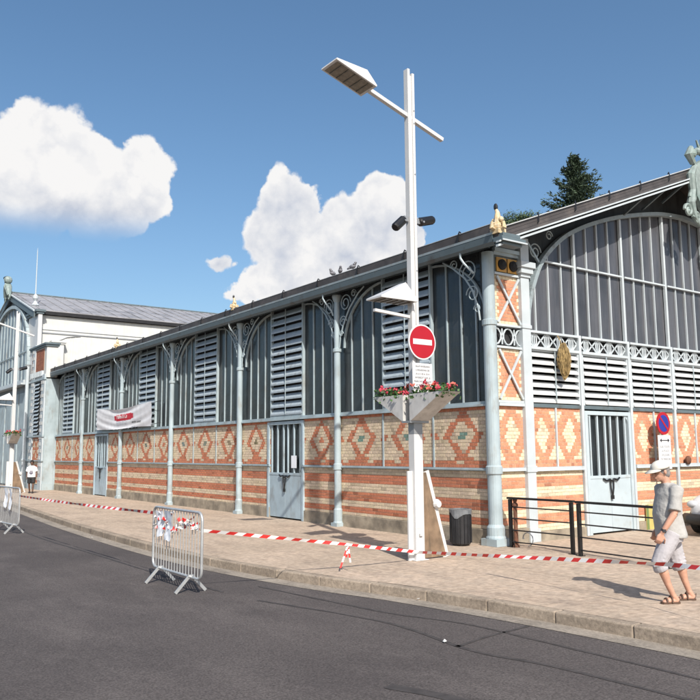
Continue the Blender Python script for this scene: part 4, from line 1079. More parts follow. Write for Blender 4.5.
mb.add(v, [(4 * k + j, 4 * k + j + 1, 4 * ((k + 1) % n) + j + 1, 4 * ((k + 1) % n) + j) for k in range(n) for j in range(3)])
mb.build('bin_liner', mat('bin_liner_plastic', (.16, .17, .18), .35, .3, 9), t, fix=False)

t = thing('bollard', (.10, -.42, 0), 'thin rusty bollard standing between the corner column and the black railing', 'bollard')
mb = MB(); mb.lathe([(.07, 0), (.07, .03), (.045, .06), (.04, .78), (.06, .80), (.06, .84), (.03, .87), (.05, .92), (.03, .97)], (0, 0, 0), 10); mb.build('post', M['rust'], t)
mb = MB(); mb.tube([(-.10, -.05, .01), (-.12, -.05, .10), (-.05, -.02, .12)], .012, 6); mb.build('hook', M['black'], t)

def railing(a, b, label):
    a, b = Vector(a), Vector(b); d = b - a; ln = d.length
    t = thing('street_railing', a, label, 'railing', 'black steel railings in front of the gable', rz=math.atan2(d.y, d.x))
    for x in (0, ln):
        mb = MB(); mb.box((x - .03, -.03, 0), (x + .03, .03, .93)); mb.box((x - .06, -.06, 0), (x + .06, .06, .012)); mb.build('post', M['black'], t)
    mb = MB(); mb.box((-.06, -.035, .935), (ln + .06, .035, .975)); mb.build('handrail', M['black'], t)
    for z in (.78, .56, .33, .10):
        mb = MB(); mb.tube([(.03, 0, z), (ln - .03, 0, z)], .013, 8); mb.build('rail', M['black'], t)
    return t
railing((.06, -.33, 0), (.10, -1.80, 0), 'black steel railing panel nearest the corner column')
railing((.02, -2.03, 0), (-.16, -3.85, 0), 'black steel railing panel behind the walking man')
mb = MB(); mb.tube([(.3, -.45, .16)] + [(.22 + .0, -.62 + .13 * math.cos(R(t_)), .16 + .13 * math.sin(R(t_))) for t_ in range(0, 300, 30)], .012, 6)
tag(mb.build('bicycle_lock', M['greysteel']), 'grey cable lock looped at the foot of the first railing panel', 'cable lock')

# litter
for i, (x, y, z, lb) in enumerate(((-5.9, -4.85, -.13, 'white crumpled paper scrap lying on the asphalt crack'), (-5.62, 8.0, -.12, 'white paper scrap in the gutter beyond the nearer barrier'), (-4.6, -2.9, -.12, 'pale leaf litter scrap in the gutter below the lamp post'))):
    mb = MB(); r = random.Random(i + 4)
    mb.add([(r.uniform(-.035, .035), r.uniform(-.035, .035), r.uniform(0, .03)) for k in range(8)], [(0, 1, 2), (2, 3, 4), (4, 5, 6), (6, 7, 0), (1, 3, 5), (0, 2, 6)])
    o = mb.build('paper_scrap', M['litter'], fix=False, loc=(x, y, z)); tag(o, lb, 'litter')

# ------------------------------------------------------------------ people
def remesh(mb, name, m, parent, voxel, sm=4):
    # one continuous skin from the overlapping volumes
    o = mb.build('tmp', m, None)
    a = o.modifiers.new('r', 'REMESH'); a.mode = 'VOXEL'; a.voxel_size = voxel
    b = o.modifiers.new('s', 'SMOOTH'); b.factor = .5; b.iterations = sm
    dg = bpy.context.evaluated_depsgraph_get(); dg.update()
    me = bpy.data.meshes.new_from_object(o.evaluated_get(dg)); bpy.data.objects.remove(o)
    me.polygons.foreach_set('use_smooth', [True] * len(me.polygons))
    me.materials.clear(); me.materials.append(m)
    q = bpy.data.objects.new(name, me); col.objects.link(q); q.parent = parent
    return q
def rings(mb, rs, n=20):   # rs: (centre, rx (forward), ry (side)) horizontal ellipses
    o = len(mb.v)
    for c, rx, ry in rs:
        for j in range(n):
            t = 2 * math.pi * j / n; ct, st = math.cos(t), math.sin(t)
            e = .85
            mb.v.append((c[0] + rx * abs(ct) ** e * (1 if ct > 0 else -1), c[1] + ry * abs(st) ** e * (1 if st > 0 else -1), c[2]))
    for i in range(len(rs) - 1):
        for j in range(n): mb.f.append((o + i * n + j, o + i * n + (j + 1) % n, o + (i + 1) * n + (j + 1) % n, o + (i + 1) * n + j)); mb.mi.append(0); mb.c.append(None)
    mb.f.append(tuple(o + j for j in range(n))[::-1]); mb.mi.append(0); mb.c.append(None)
    e = o + (len(rs) - 1) * n; mb.f.append(tuple(e + j for j in range(n))); mb.mi.append(0); mb.c.append(None)
def head(mb, c, s=1.0, yaw=0, tilt=0):
    """face towards +X of the figure, turned by yaw and bowed by tilt; returns the transform"""
    T = Matrix.Translation(c) @ Matrix.Rotation(yaw, 4, 'Z') @ Matrix.Rotation(tilt, 4, 'Y') @ Matrix.Scale(s, 4)
    h = MB()
    h.ball((-.012, 0, .02), .098, 18, 12, sc=(1.02, .80, 1.05)); h.ball((.028, 0, -.045), .066, 14, 9, sc=(.95, .86, 1.05)); h.ball((.062, 0, -.085), .030, 10, 7, sc=(1, 1.1, .8))
    h.tube([(.086, 0, .02), (.104, 0, -.012), (.112, 0, -.028), (.094, 0, -.036)], [.010, .013, .016, .010], 8)
    h.tube([(.078, -.025, -.062), (.093, -.01, -.060), (.093, .01, -.060), (.078, .025, -.062)], .008, 6)
    for q in (-1, 1):
        h.ball((-.012, q * .082, -.005), .026, 8, 6, sc=(.75, .45, 1.25)); h.tube([(.082, q * .012, .036), (.078, q * .04, .038), (.062, q * .056, .03)], .008, 6)
    for v in h.v: pass
    o = len(mb.v); mb.v += [tuple(T @ Vector(v)) for v in h.v]; mb.f += [tuple(i + o for i in f) for f in h.f]; mb.mi += h.mi; mb.c += h.c
    return T
def hand(mb, wrist, direction, side, curl=.6, s=1.0):
    w = Vector(wrist); d = Vector(direction).normalized(); sd = Vector(side).normalized(); nrm = d.cross(sd).normalized()
    for q in (-.028, -.009, .010, .028):
        mb.tube([w, w + d * .045 * s + sd * q * s, w + d * .092 * s + sd * q * s], [.020 * s, .017 * s, .012 * s], 8)
    for q, l_ in ((-.031, .062), (-.010, .078), (.011, .074), (.031, .058)):
        p = w + d * .088 * s + sd * q * s; pts = [p]; a = 0
        for k in range(3):
            a += curl * .75; dd = (d * math.cos(a) + nrm * math.sin(a)); p = p + dd * l_ * s / 3; pts.append(p)
        mb.tube(pts, [.0095 * s, .009 * s, .0085 * s, .007 * s], 7)
    p = w + d * .03 * s - sd * .03 * s; mb.tube([p, p + (d * .6 - sd * .75 + nrm * .25) * .04 * s, p + (d * .95 - sd * .7 + nrm * .5) * .068 * s], [.013 * s, .011 * s, .009 * s], 7)
def foot(mb, ankle, toe, s=1.0):
    a, t_ = Vector(ankle), Vector(toe); d = (t_ - a); d.z = 0; d.normalize()
    heel = Vector((a.x, a.y, t_.z)) - d * .055
    mb.tube([a, a.lerp(heel, .5) + Vector((0, 0, .01)), heel + Vector((0, 0, .03))], [.038, .036, .032], 10)
    mb.tube([heel + Vector((0, 0, .03)), Vector((a.x, a.y, t_.z + .035)) + d * .06, t_ - d * .05 + Vector((0, 0, .022)), t_ + Vector((0, 0, .014))], [.034, .040, .038, .020], 10)
    sd = Vector((-d.y, d.x, 0))
    for q in range(5): p = t_ - d * (.03 + .008 * q) + sd * (.03 - .015 * q) * (1) + Vector((0, 0, .012)); mb.tube([p, p + d * .035], [.012, .009], 6)

HV = math.atan2(.585, -.81)
man = thing('person', (-2.57, -5.48, 0), 'man in grey T-shirt, pale shorts and cream cap walking left on the pavement', 'person', rz=HV)
# local frame: +x forward (image left), +y his left (towards the camera), z up
mb = MB()
rings(mb, [((.0, 0, .80), .125, .16), ((.0, 0, .92), .14, .165), ((.02, 0, 1.05), .145, .165), ((.03, 0, 1.2), .14, .18), ((.0, 0, 1.34), .115, .19), ((-.01, 0, 1.42), .085, .15), ((.01, 0, 1.47), .06, .07)])
mb.tube([(-.005, 0, 1.40), (.02, 0, 1.48), (.045, 0, 1.56)], [.068, .058, .055], 12)
TH = head(mb, Vector((.085, 0, 1.615)), 1.08, R(12), R(14))
# arms
for sgn, sh, el, wr, hd in ((1, (-.03, .20, 1.385), (.04, .25, 1.10), (.20, .235, .865), (.45, .0, -1)), (-1, (.01, -.20, 1.385), (.0, -.26, 1.10), (.08, -.25, .86), (.3, 0, -1))):
    mb.tube([sh, Vector(sh).lerp(Vector(el), .5), el], [.062, .052, .043], 12); mb.tube([el, Vector(el).lerp(Vector(wr), .35), wr], [.044, .042, .029], 12)
    hand(mb, wr, hd, (1, 0, .4) if sgn > 0 else (1, 0, .4), .75, 1.12)
# legs: near (left) leg forward and bent, far leg behind
hipL, kneeL, ankL, toeL = (.02, .10, .86), (.22, .12, .485), (.06, .12, .095), (.20, .13, .0)
hipR, kneeR, ankR, toeR = (-.02, -.10, .86), (-.11, -.10, .47), (-.23, -.10, .11), (-.09, -.11, .0)
for hp, kn, an, to in ((hipL, kneeL, ankL, toeL), (hipR, kneeR, ankR, toeR)):
    hp, kn, an = Vector(hp), Vector(kn), Vector(an)
    mb.tube([hp, hp.lerp(kn, .5), kn], [.095, .08, .058], 12)
    mb.tube([kn, kn.lerp(an, .3) + Vector((-.015, 0, 0)), kn.lerp(an, .6), an], [.056, .060, .044, .034], 12); foot(mb, an, to)
remesh(mb, 'body', M['skin'], man, .0075, 3)
mb = MB()
rings(mb, [((-.012, 0, .79), .182, .205), ((-.01, 0, .83), .186, .205), ((.01, 0, .95), .176, .195), ((.03, 0, 1.08), .17, .19), ((.025, 0, 1.2), .152, .20), ((.0, 0, 1.34), .135, .215), ((-.012, 0, 1.42), .10, .18), ((.0, 0, 1.475), .073, .09)])
for sh, el in (((-.03, .185, 1.39), (.03, .245, 1.135)), ((.01, -.185, 1.39), (.0, -.25, 1.14))):
    a, b = Vector(sh), Vector(el); mb.tube([a + Vector((0, -.08 if a.y > 0 else .08, .0)), a + Vector((0, .012 if a.y > 0 else -.012, .0)), a.lerp(b, .5), b], [.078, .090, .076, .080], 16)
remesh(mb, 'tshirt', M['tee'], man, .009, 14)
mb = MB()
rings(mb, [((0, 0, .74), .13, .17), ((0, 0, .82), .148, .18), ((0, 0, .93), .145, .175)])
for hp, kn, an in ((hipL, kneeL, ankL), (hipR, kneeR, ankR)):
    hp, kn, an = Vector(hp), Vector(kn), Vector(an); e = kn.lerp(an, .16)
    mb.tube([hp, hp.lerp(kn, .5), kn, e, e + (an - kn).normalized() * .03], [.122, .112, .092, .094, .084], 14)
    for k in range(6):
        c = hp.lerp(kn, .45 + .11 * k); mb.tube([c + Vector((-.09, .05, .02)), c + Vector((0, .095 if hp.y > 0 else .09, 0)), c + Vector((.08, .05, -.03))], .014, 5)
remesh(mb, 'shorts', M['shorts'], man, .009, 2)
def put(mb, T, name, m, smooth=True, parent=man):
    mb.v = [tuple(T @ Vector(v)) for v in mb.v]; return mb.build(name, m, parent, smooth=smooth)
h = MB(); h.ball((-.022, 0, .028), .102, 16, 10, sc=(1.0, .86, .98)); h.ball((-.05, 0, -.03), .07, 12, 8, sc=(.9, 1.1, 1)); put(h, TH, 'hair', M['hair'])
h = MB(); o = 0
v = []; n = 24
for i in range(8):
    ph = R(90) * i / 7
    for j in range(n):
        t_ = 2 * math.pi * j / n; v.append((-.01 + .112 * math.sin(ph) * math.cos(t_), .095 * math.sin(ph) * math.sin(t_), .055 + .078 * math.cos(ph)))
f = [(i * n + j, (i + 1) * n + j, (i + 1) * n + (j + 1) % n, i * n + (j + 1) % n) for i in range(7) for j in range(n)]
h.add(v, f); h.lathe([(.108, .035), (.112, .06), (.106, .062)], (-.01, 0, 0), 24)
q = lambda a, r_, z: (-.01 + r_ * math.cos(a), r_ * math.sin(a) * .86, z)
AA = [R(-64 + 128 * j / 14) for j in range(15)]
top = [q(a, .104, .050) for a in AA]; edge = [q(a, .112 + .088 * max(0, math.cos(a * 1.35)), .026) for a in AA]
vv = top + edge + [(x, y, z - .007) for x, y, z in top] + [(x, y, z - .006) for x, y, z in edge]
h.add(vv, [(j, j + 1, 16 + j, 15 + j) for j in range(14)] + [(30 + j, 31 + j, 46 + j, 45 + j) for j in range(14)] + [(15 + j, 16 + j, 46 + j, 45 + j) for j in range(14)])
put(h, TH, 'cap', M['cap'])
h = MB()
for q in (-1, 1): h.ball((.076, q * .031, .018), .011, 8, 6)
put(h, TH, 'eyes', M['ink'])
h = MB()
for q in (-1, 1):
    h.tube([(.089, q * .031 + .022 * math.cos(R(t_)), .016 + .017 * math.sin(R(t_))) for t_ in range(0, 360, 30)], .0025, 5, closed=True); h.tube([(.086, q * .054, .018), (.0, q * .088, .012)], .0025, 5)
h.tube([(.09, -.009, .018), (.09, .009, .018)], .0025, 5); put(h, TH, 'glasses', M['ink'])
mb = MB(); mb.tube([(.172, .237, .905), (.186, .236, .885)], .036, 14); mb.box((.16, .262, .88), (.20, .275, .915)); mb.build('wristwatch', M['ink'], man)
for an, to in ((ankL, toeL), (ankR, toeR)):
    a, t_ = Vector(an), Vector(to); d = (t_ - a); d.z = 0; d.normalize(); sd = Vector((-d.y, d.x, 0)); hl = Vector((a.x, a.y, 0)) - d * .075; tt = t_ + d * .02; tt.z = 0
    mb = MB(); pts = []
    for k, w in ((0, .030), (.15, .042), (.45, .038), (.75, .052), (.93, .045), (1, .02)):
        p = hl.lerp(tt, k); pts.append((p, w))
    mb.prism([((p + sd * w).x, (p + sd * w).y) for p, w in pts] + [((p - sd * w).x, (p - sd * w).y) for p, w in pts[::-1]], 'z', .001, .022)
    for k in (.45, .72):
        c = hl.lerp(tt, k); hgt = .095 if k < .5 else .065
        mb.tube([c - sd * .047 + Vector((0, 0, .015)), c - sd * .035 + Vector((0, 0, hgt * .8)), c + Vector((0, 0, hgt)), c + sd * .035 + Vector((0, 0, hgt * .8)), c + sd * .047 + Vector((0, 0, .015))], .012, 6)
    c = hl + d * .02; mb.tube([c - sd * .03 + Vector((0, 0, .02)), c - d * .03 + Vector((0, 0, .075)), c + sd * .03 + Vector((0, 0, .02))], .009, 6)
    mb.build('sandal', M['sandal'], man)

kid = thing('person', (-1.88, 29.3, 0), 'person in white printed T-shirt and black shorts walking towards us by the far wall', 'person', rz=math.atan2(-.8, -.35))
mb = MB()
rings(mb, [((0, 0, .74), .10, .15), ((0, 0, .86), .11, .16), ((0, 0, 1.0), .10, .145), ((0, 0, 1.16), .11, .165), ((0, 0, 1.27), .09, .16), ((0, 0, 1.33), .06, .09)])
mb.tube([(0, 0, 1.28), (.01, 0, 1.36), (.02, 0, 1.42)], [.055, .05, .05], 10); T2 = head(mb, Vector((.03, 0, 1.475)), 1.03, 0, R(6))
for s in (-1, 1):
    mb.tube([(0, s * .165, 1.25), (-.02, s * .22, 1.0)], [.05, .04], 10); mb.tube([(-.02, s * .22, 1.0), (.06 * s + .04, s * .22, .78)], [.04, .027], 10); hand(mb, (.06 * s + .04, s * .22, .78), (.15, 0, -1), (1, 0, .1), .5, 1.0)
    hp, kn, an = Vector((0, s * .09, .80)), Vector((.06 * s + .03, s * .10, .43)), Vector((.13 * s - .02, s * .09, .09))
    mb.tube([hp, kn], [.085, .052], 12); mb.tube([kn, kn.lerp(an, .35), an], [.052, .054, .033], 12); foot(mb, an, (an.x + .14, an.y, 0))
remesh(mb, 'body', M['skin2'], kid, .010, 3)
mb = MB(); rings(mb, [((0, 0, .78), .15, .195), ((0, 0, .9), .15, .195), ((0, 0, 1.05), .14, .185), ((0, 0, 1.18), .14, .195), ((0, 0, 1.29), .10, .18), ((0, 0, 1.345), .07, .09)])
for s in (-1, 1): mb.tube([(0, s * .16, 1.26), (-.01, s * .215, 1.06)], [.075, .078], 12)
ts = remesh(mb, 'tshirt', M['tee2'], kid, .011, 2)
mb = MB(); mb.box((.146, -.07, 1.06), (.156, .07, 1.10)); mb.box((.15, -.09, .96), (.160, .09, 1.03)); mb.tube([(.150, -.05, .93), (.152, .05, .93)], .02, 6); mb.build('shirt_print', M['print'], ts)
mb = MB(); rings(mb, [((0, 0, .70), .12, .17), ((0, 0, .84), .125, .175)])
for s in (-1, 1):
    hp, kn = Vector((0, s * .09, .80)), Vector((.06 * s + .03, s * .10, .43)); mb.tube([hp, hp.lerp(kn, .5), hp.lerp(kn, .85)], [.11, .10, .095], 12)
remesh(mb, 'shorts', M['shorts2'], kid, .011, 2)
h = MB(); h.ball((-.018, 0, .035), .105, 14, 9, sc=(1.0, .86, 1.0)); put(h, T2, 'hair', M['hairb'], parent=kid)
for s in (-1, 1):
    an = Vector((.13 * s - .02, s * .09, 0)); mb = MB(); mb.tube([an + Vector((-.06, 0, .035)), an + Vector((.05, 0, .04)), an + Vector((.15, 0, .03))], [.045, .048, .034], 10); mb.build('shoe', M['ink'], kid)

# ------------------------------------------------------------------ car (nose just inside the right edge)
car = thing('parked_car', (4.62, -2.05, 0), 'silver white hatchback parked in front of the gable at the right edge', 'car', rz=R(3))
prof = [(0, .42, .62, .40), (.06, .28, .72, .62), (.30, .22, .84, .78), (.75, .20, .93, .84), (1.25, .19, .99, .85), (1.9, .18, 1.02, .86), (2.9, .18, 1.04, .86), (3.5, .20, 1.05, .84), (3.85, .26, 1.02, .76), (3.95, .36, .90, .66)]
mb = MB(); v = []; ns = 12
for x, zb, zt, hw in prof:
    sec = [(-.0, zb), (hw * .8, zb), (hw * .97, zb + .12), (hw, (zb + zt) / 2), (hw * .97, zt - .12), (hw * .85, zt - .01), (0, zt + .03), (-hw * .85, zt - .01), (-hw * .97, zt - .12), (-hw, (zb + zt) / 2), (-hw * .97, zb + .12), (-hw * .8, zb)]
    v += [(x, y, z) for y, z in sec]
f = [(i * ns + j, i * ns + (j + 1) % ns, (i + 1) * ns + (j + 1) % ns, (i + 1) * ns + j) for i in range(len(prof) - 1) for j in range(ns)] + [tuple(range(ns)), tuple((len(prof) - 1) * ns + j for j in range(ns))]
mb.add(v, f); bd = mb.build('body', M['car'], car, smooth=True); md = bd.modifiers.new('s', 'SUBSURF'); md.levels = 2; md.render_levels = 2
mb = MB(); cab = [(1.05, .97, .97, .76), (1.55, .97, 1.36, .70), (2.0, .97, 1.46, .66), (3.0, .97, 1.46, .65), (3.55, .97, 1.34, .66), (3.85, .97, 1.02, .70)]; v = []
for x, zb, zt, hw in cab: v += [(x, -hw - .04, zb), (x, -hw + .10, zt), (x, hw - .10, zt), (x, hw + .04, zb)]
f = [(i * 4 + j, i * 4 + j + 1, (i + 1) * 4 + j + 1, (i + 1) * 4 + j) for i in range(len(cab) - 1) for j in range(3)] + [(0, 1, 2, 3), (20, 21, 22, 23)]
mb.add(v, f); mb.build('cabin_glass', M['carglass'], car, bevel=.03)
mb = MB(); v = []
for x, zb, zt, hw in cab[1:5]: v += [(x, -hw + .08, zt + .01), (x, hw - .08, zt + .01)]
v2 = [(a, b, c + .035) for a, b, c in v]; mb.add(v + v2, [(8, 9, 11, 10), (10, 11, 13, 12), (12, 13, 15, 14), (0, 1, 3, 2), (2, 3, 5, 4), (4, 5, 7, 6), (0, 8, 10, 2), (2, 10, 12, 4), (4, 12, 14, 6), (1, 9, 11, 3), (3, 11, 13, 5), (5, 13, 15, 7), (0, 1, 9, 8), (6, 7, 15, 14)]); mb.build('roof_panel', M['car'], car)
mb = MB(); mb.tube([(.20, -.80, .36), (.02, -.60, .36), (-.06, -.3, .36), (-.08, 0, .36), (-.06, .3, .36), (.02, .60, .36), (.20, .80, .36)], .12, 10); mb.build('bumper', M['carblack'], car, smooth=True)
for s in (-1, 1):
    mb = MB(); mb.ball((.13, s * .60, .68), .12, 12, 8, sc=(.8, 1.1, .7)); mb.build('headlight', M['lamp_glass'], car, smooth=True)
    mb = MB(); mb.ball((1.35, s * .95, 1.0), .09, 10, 6, sc=(.6, 1, .8)); mb.build('wing_mirror', M['carblack'], car, smooth=True)
    for x in (.72, 3.15):
        mb = MB(); mb.tube([(x, s * .66, .31), (x, s * .68, .31), (x, s * .84, .31), (x, s * .865, .31)], [.28, .31, .31, .28], 24); w = mb.build('tyre', M['tyre'], car)
        mb = MB(); mb.tube([(x, s * .86, .31), (x, s * .875, .31)], .19, 20); mb.build('rim', M['greysteel'], w)
mb = MB(); mb.box((-.075, -.26, .60), (-.03, .26, .68)); mb.build('grille', M['carblack'], car)

# ------------------------------------------------------------------ trees behind the hall
def conifer(loc, Ht, Rb, label, seed):
    r = random.Random(seed); t = thing('conifer_tree', loc, label, 'tree')
    mb = MB(); mb.tube([(0, 0, 0), (0, 0, Ht * .5), (0, 0, Ht * .98)], [.32, .2, .02], 8); mb.build('trunk', M['bark'], t)
    mb = MB(); z = Ht * .25
    while z < Ht - .05:
        q = (Ht - z) / (Ht * .75); rad = Rb * (q ** .8) * r.uniform(.75, 1.1) + .08; nb = 7 if z > Ht * .6 else 5
        for k in range(nb):
            a = r.uniform(0, 6.28); Lb = rad * r.uniform(.55, 1.15); rise = r.uniform(.15, .55)
            d = Vector((math.cos(a), math.sin(a), rise)); sd = Vector((-math.sin(a), math.cos(a), 0))
            m_ = max(3, int(Lb / .16)); 
            if z < Ht * .6: m_ = max(3, m_ // 3)
            for i in range(m_):
                t_ = (i + .5) / m_; p = Vector((0, 0, z)) + d * Lb * t_ + Vector((0, 0, .25 * Lb * t_ * t_))
                for j in range(11):
                    o = Vector((r.gauss(0, .09), r.gauss(0, .09), r.gauss(0, .08))) + sd * r.uniform(-1, 1) * (1 - t_ * .6) * .30
                    s = r.uniform(.06, .14); n1 = (d + Vector((r.gauss(0, .5), r.gauss(0, .5), r.gauss(0, .5)))).normalized(); n2 = n1.orthogonal().normalized(); n2 = Matrix.Rotation(r.uniform(0, 6.28), 3, n1) @ n2
                    c = p + o; mb.add([c - n1 * s, c + n2 * s * .35, c + n1 * s * 1.3, c - n2 * s * .35], [(0, 1, 2, 3)])
        z += .19 if z > Ht * .6 else .45
    mb.build('crown', M['needle'], t, fix=False)
def px_at(x, y, dist):
    d = F + RT * ((x - 350) / 777.74) - UP * ((y - 350) / 777.74); d.normalize(); h = Vector((d.x, d.y, 0)).length
    return CAM + d * (dist / h)
q = px_at(574, 157, 46); conifer((q.x, q.y, 0), q.z, 5.4, 'dark conifer whose pointed top rises above the gable roof', 2)
q = px_at(518, 210, 60)
q.z -= .35; t = thing('broadleaf_tree', (q.x, q.y, 0), 'low leafy treetop just showing over the roof left of the conifer', 'tree')
mb = MB(); mb.tube([(0, 0, 0), (0, 0, q.z * .6), (.2, .1, q.z * .93)], [.35, .22, .05], 8)
for k in range(7): a = k * .9; mb.tube([(0, 0, q.z * .6), (math.cos(a) * 1.0, math.sin(a) * 1.0, q.z * .78), (math.cos(a) * 1.7, math.sin(a) * 1.7, q.z * .9)], [.12, .07, .02], 6)
mb.build('trunk', M['bark'], t)
mb = MB(); r = random.Random(8)
for k in range(110):
    c = Vector((r.gauss(0, .6), r.gauss(0, .6), q.z - .1 - abs(r.gauss(0, 1.1))))
    for i in range(70):
        p = c + Vector((r.gauss(0, .28), r.gauss(0, .28), r.gauss(0, .14))); s = r.uniform(.05, .11); n1 = Vector((r.gauss(0, 1), r.gauss(0, 1), r.gauss(0, 1))).normalized(); n2 = n1.orthogonal().normalized()
        mb.add([p - n1 * s, p + n2 * s * .6, p + n1 * s, p - n2 * s * .6], [(0, 1, 2, 3)])
mb.build('crown', M['leafy'], t, fix=False)

# pigeons on the roof edge
for i, (y, lb) in enumerate(((5.25, 'left pigeon of the three on the roof edge above the second column'), (4.9, 'middle pigeon of the three perched on the roof edge'), (4.35, 'right pigeon of the three perched on the roof edge'))):
    mb = MB(); a = R(200 + 40 * i)
    mb.ball((0, 0, .09), .07, 10, 7, sc=(1.5, .85, .85)); mb.ball((.10, 0, .17), .035, 8, 6); mb.tube([(.06, 0, .12), (.095, 0, .165)], [.045, .03], 8); mb.tube([(.13, 0, .17), (.155, 0, .165)], [.01, .003], 6); mb.tube([(-.08, 0, .08), (-.19, 0, .05)], [.045, .018], 8)
    for s in (-1, 1): mb.tube([(.0, s * .02, .05), (.0, s * .02, 0)], .006, 5)
    o = mb.build('pigeon', M['bird'], smooth=True, loc=(-.38, y, 6.485)); o.rotation_euler.z = a; tag(o, lb, 'bird', 'pigeons on the roof edge')

# ------------------------------------------------------------------ light and sky
AZ, EL = R(19.5), R(41)
sd = Vector((-math.sin(AZ) * math.cos(EL), -math.cos(AZ) * math.cos(EL), math.sin(EL)))
sun = bpy.data.lights.new('sun', 'SUN'); sun.energy = 4.2; sun.angle = R(.5); sun.color = (1, .95, .87)
so = bpy.data.objects.new('sun', sun); col.objects.link(so); so.rotation_euler = sd.to_track_quat('Z', 'Y').to_euler(); so.location = (0, 0, 30)
w = bpy.data.worlds.new('World'); scn.world = w; w.use_nodes = True; n = w.node_tree.nodes; l = w.node_tree.links
for x in list(n): n.remove(x)
out = n.new('ShaderNodeOutputWorld'); sky = n.new('ShaderNodeTexSky'); sky.sky_type = 'NISHITA'; sky.sun_disc = False
sky.sun_elevation = EL; sky.sun_rotation = math.atan2(sd.x, sd.y); sky.air_density = 1.0; sky.dust_density = 2.2; sky.ozone_density = 2.2
hs = n.new('ShaderNodeHueSaturation'); hs.inputs['Saturation'].default_value = 1.13; hs.inputs['Hue'].default_value = .495; l.new(sky.outputs[0], hs.inputs['Color'])
bg = n.new('ShaderNodeBackground'); bg.inputs[1].default_value = .115; l.new(hs.outputs[0], bg.inputs[0])
tc = n.new('ShaderNodeTexCoord'); sp = n.new('ShaderNodeSeparateXYZ'); l.new(tc.outputs['Generated'], sp.inputs[0])
def mth(op, a, b=None, c=None, clamp=False):
    k = n.new('ShaderNodeMath'); k.operation = op; k.use_clamp = clamp
    for i, v in enumerate((a, b, c)):
        if v is None: continue
        if isinstance(v, (int, float)): k.inputs[i].default_value = v
        else: l.new(v, k.inputs[i])
    return k.outputs[0]
DEG = 180 / math.pi
az0 = mth('MULTIPLY', mth('ARCTAN2', sp.outputs[0], sp.outputs[1]), DEG); el0 = mth('MULTIPLY', mth('ARCSINE', sp.outputs[2]), DEG)
def nzv(scale, detail, rough, off=0):
    k = n.new('ShaderNodeTexNoise'); k.inputs['Scale'].default_value = scale; k.inputs['Detail'].default_value = detail; k.inputs['Roughness'].default_value = rough
    mp = n.new('ShaderNodeMapping'); mp.inputs['Location'].default_value = (off, off * .3, 0); l.new(tc.outputs['Generated'], mp.inputs[0]); l.new(mp.outputs[0], k.inputs['Vector']); return k.outputs['Fac']
warp = nzv(14, 5, .55, 3); warp2 = nzv(14, 5, .55, 9)
fine = nzv(26, 10, .66, 1)
az = mth('ADD', az0, mth('MULTIPLY', mth('SUBTRACT', warp, .5), 3.4)); el = mth('ADD', el0, mth('MULTIPLY', mth('SUBTRACT', warp2, .5), 3.0))
BL = [(11.4, 18.96, 3.43), (13.65, 19.57, 4.25), (15.35, 18.9, 3.97), (17.08, 18.27, 3.56), (18.83, 17.88, 2.74), (20.75, 20.08, 1.92), (20.59, 18.22, 2.06), (20.97, 17.21, .9), (12.43, 17.78, 4.11), (8.5, 18.6, 3.6),
      (30.92, 17.98, 2.47), (30.17, 15.47, 2.6), (32.9, 14.4, 2.9), (35.9, 16.1, 2.9), (38.2, 18.3, 2.2), (36.96, 14.76, 3.08), (31.31, 12.95, 2.4), (39.24, 15.8, 1.9), (29.0, 12.6, 1.5), (27.9, 11.6, 1.1), (34.5, 12.2, 2.4),
      (26.2, 13.75, .8), (27.0, 13.9, .45), (11.89, 11.45, 1.3), (13.2, 11.7, .8), (9.3, 11.0, 1.8)]
def field(daz, del_):
    acc = None
    A_ = mth('ADD', az, daz); E_ = mth('ADD', el, del_)
    for a, e, r_ in BL:
        dx = mth('MULTIPLY', mth('SUBTRACT', A_, a), .96 / r_); dy = mth('MULTIPLY', mth('SUBTRACT', E_, e), 1.0 / r_)
        d = mth('SUBTRACT', 1, mth('SQRT', mth('ADD', mth('MULTIPLY', dx, dx), mth('MULTIPLY', dy, dy)))); d = mth('MULTIPLY', d, min(1., r_ / 2.2))
        acc = d if acc is None else mth('SMOOTH_MAX', acc, d, .10)
    return acc
f0 = field(0, 0)
def billow(scale, off):
    k = n.new('ShaderNodeTexVoronoi'); k.feature = 'F1'; k.inputs['Scale'].default_value = scale; k.inputs['Detail'].default_value = 0
    va = n.new('ShaderNodeVectorMath'); va.operation = 'ADD'; l.new(tc.outputs['Generated'], va.inputs[0])
    cb = n.new('ShaderNodeCombineXYZ'); l.new(mth('MULTIPLY', mth('SUBTRACT', warp, .5), .09), cb.inputs[0]); l.new(mth('MULTIPLY', mth('SUBTRACT', warp2, .5), .09), cb.inputs[2]); cb.inputs[1].default_value = off
    l.new(cb.outputs[0], va.inputs[1]); l.new(va.outputs[0], k.inputs['Vector']); return mth('SUBTRACT', .60, k.outputs['Distance'])
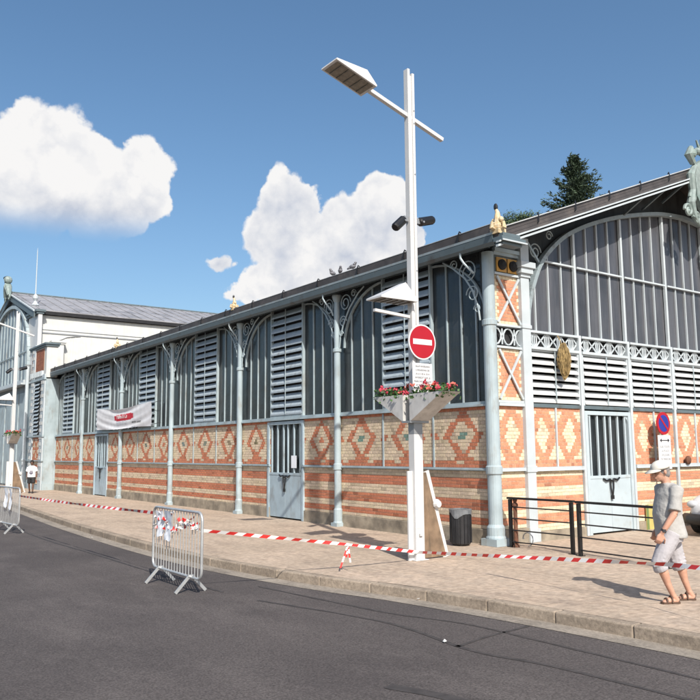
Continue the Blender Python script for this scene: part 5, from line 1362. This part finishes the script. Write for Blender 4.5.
bil = mth('ADD', billow(24, .3), mth('MULTIPLY', billow(60, .9), .45))
dens = mth('ADD', mth('ADD', f0, mth('MULTIPLY', mth('SUBTRACT', fine, .5), .26)), mth('MULTIPLY', bil, .27))
def mrn(x, a, b, c=0., d=1., smooth=True):
    k = n.new('ShaderNodeMapRange'); k.interpolation_type = 'SMOOTHSTEP' if smooth else 'LINEAR'; k.inputs[1].default_value = a; k.inputs[2].default_value = b; k.inputs[3].default_value = c; k.inputs[4].default_value = d; l.new(x, k.inputs[0]); return k.outputs[0]
mask = mrn(dens, .03, .15)
# flat thinning base of the left cloud
base_fade = mth('MAXIMUM', mrn(el0, 14.6, 17.2), mrn(az0, 22.5, 24))
mask = mth('MULTIPLY', mask, base_fade)
puff = nzv(17, 9, .62, 6)
lit = mth('ADD', mrn(el0, 14.5, 20.0), mth('MULTIPLY', mth('SUBTRACT', puff, .5), 1.9))
lit = mth('MAXIMUM', lit, mth('MULTIPLY', mrn(az0, 22.5, 24), mth('ADD', .64, mth('MULTIPLY', mth('SUBTRACT', puff, .5), 2.1))), clamp=True)
rim = mrn(dens, .05, .35, .28, 0)
lit = mth('ADD', mth('ADD', lit, rim), mth('MULTIPLY', mth('SUBTRACT', bil, .08), .75), clamp=True)
cm = n.new('ShaderNodeMix'); cm.data_type = 'RGBA'; l.new(lit, cm.inputs[0]); cm.inputs[6].default_value = (.58, .63, .74, 1); cm.inputs[7].default_value = (1.0, .99, .985, 1)
bg2 = n.new('ShaderNodeBackground'); bg2.inputs[1].default_value = .70; l.new(cm.outputs[2], bg2.inputs[0])
ms = n.new('ShaderNodeMixShader'); l.new(mask, ms.inputs[0]); l.new(bg.outputs[0], ms.inputs[1]); l.new(bg2.outputs[0], ms.inputs[2]); l.new(ms.outputs[0], out.inputs[0])

scn.view_settings.view_transform = 'Standard'; scn.view_settings.look = 'None'; scn.view_settings.exposure = .42; scn.view_settings.gamma = 1
scn.render.engine = 'CYCLES'
scn.cycles.max_bounces = 5; scn.cycles.use_denoising = True
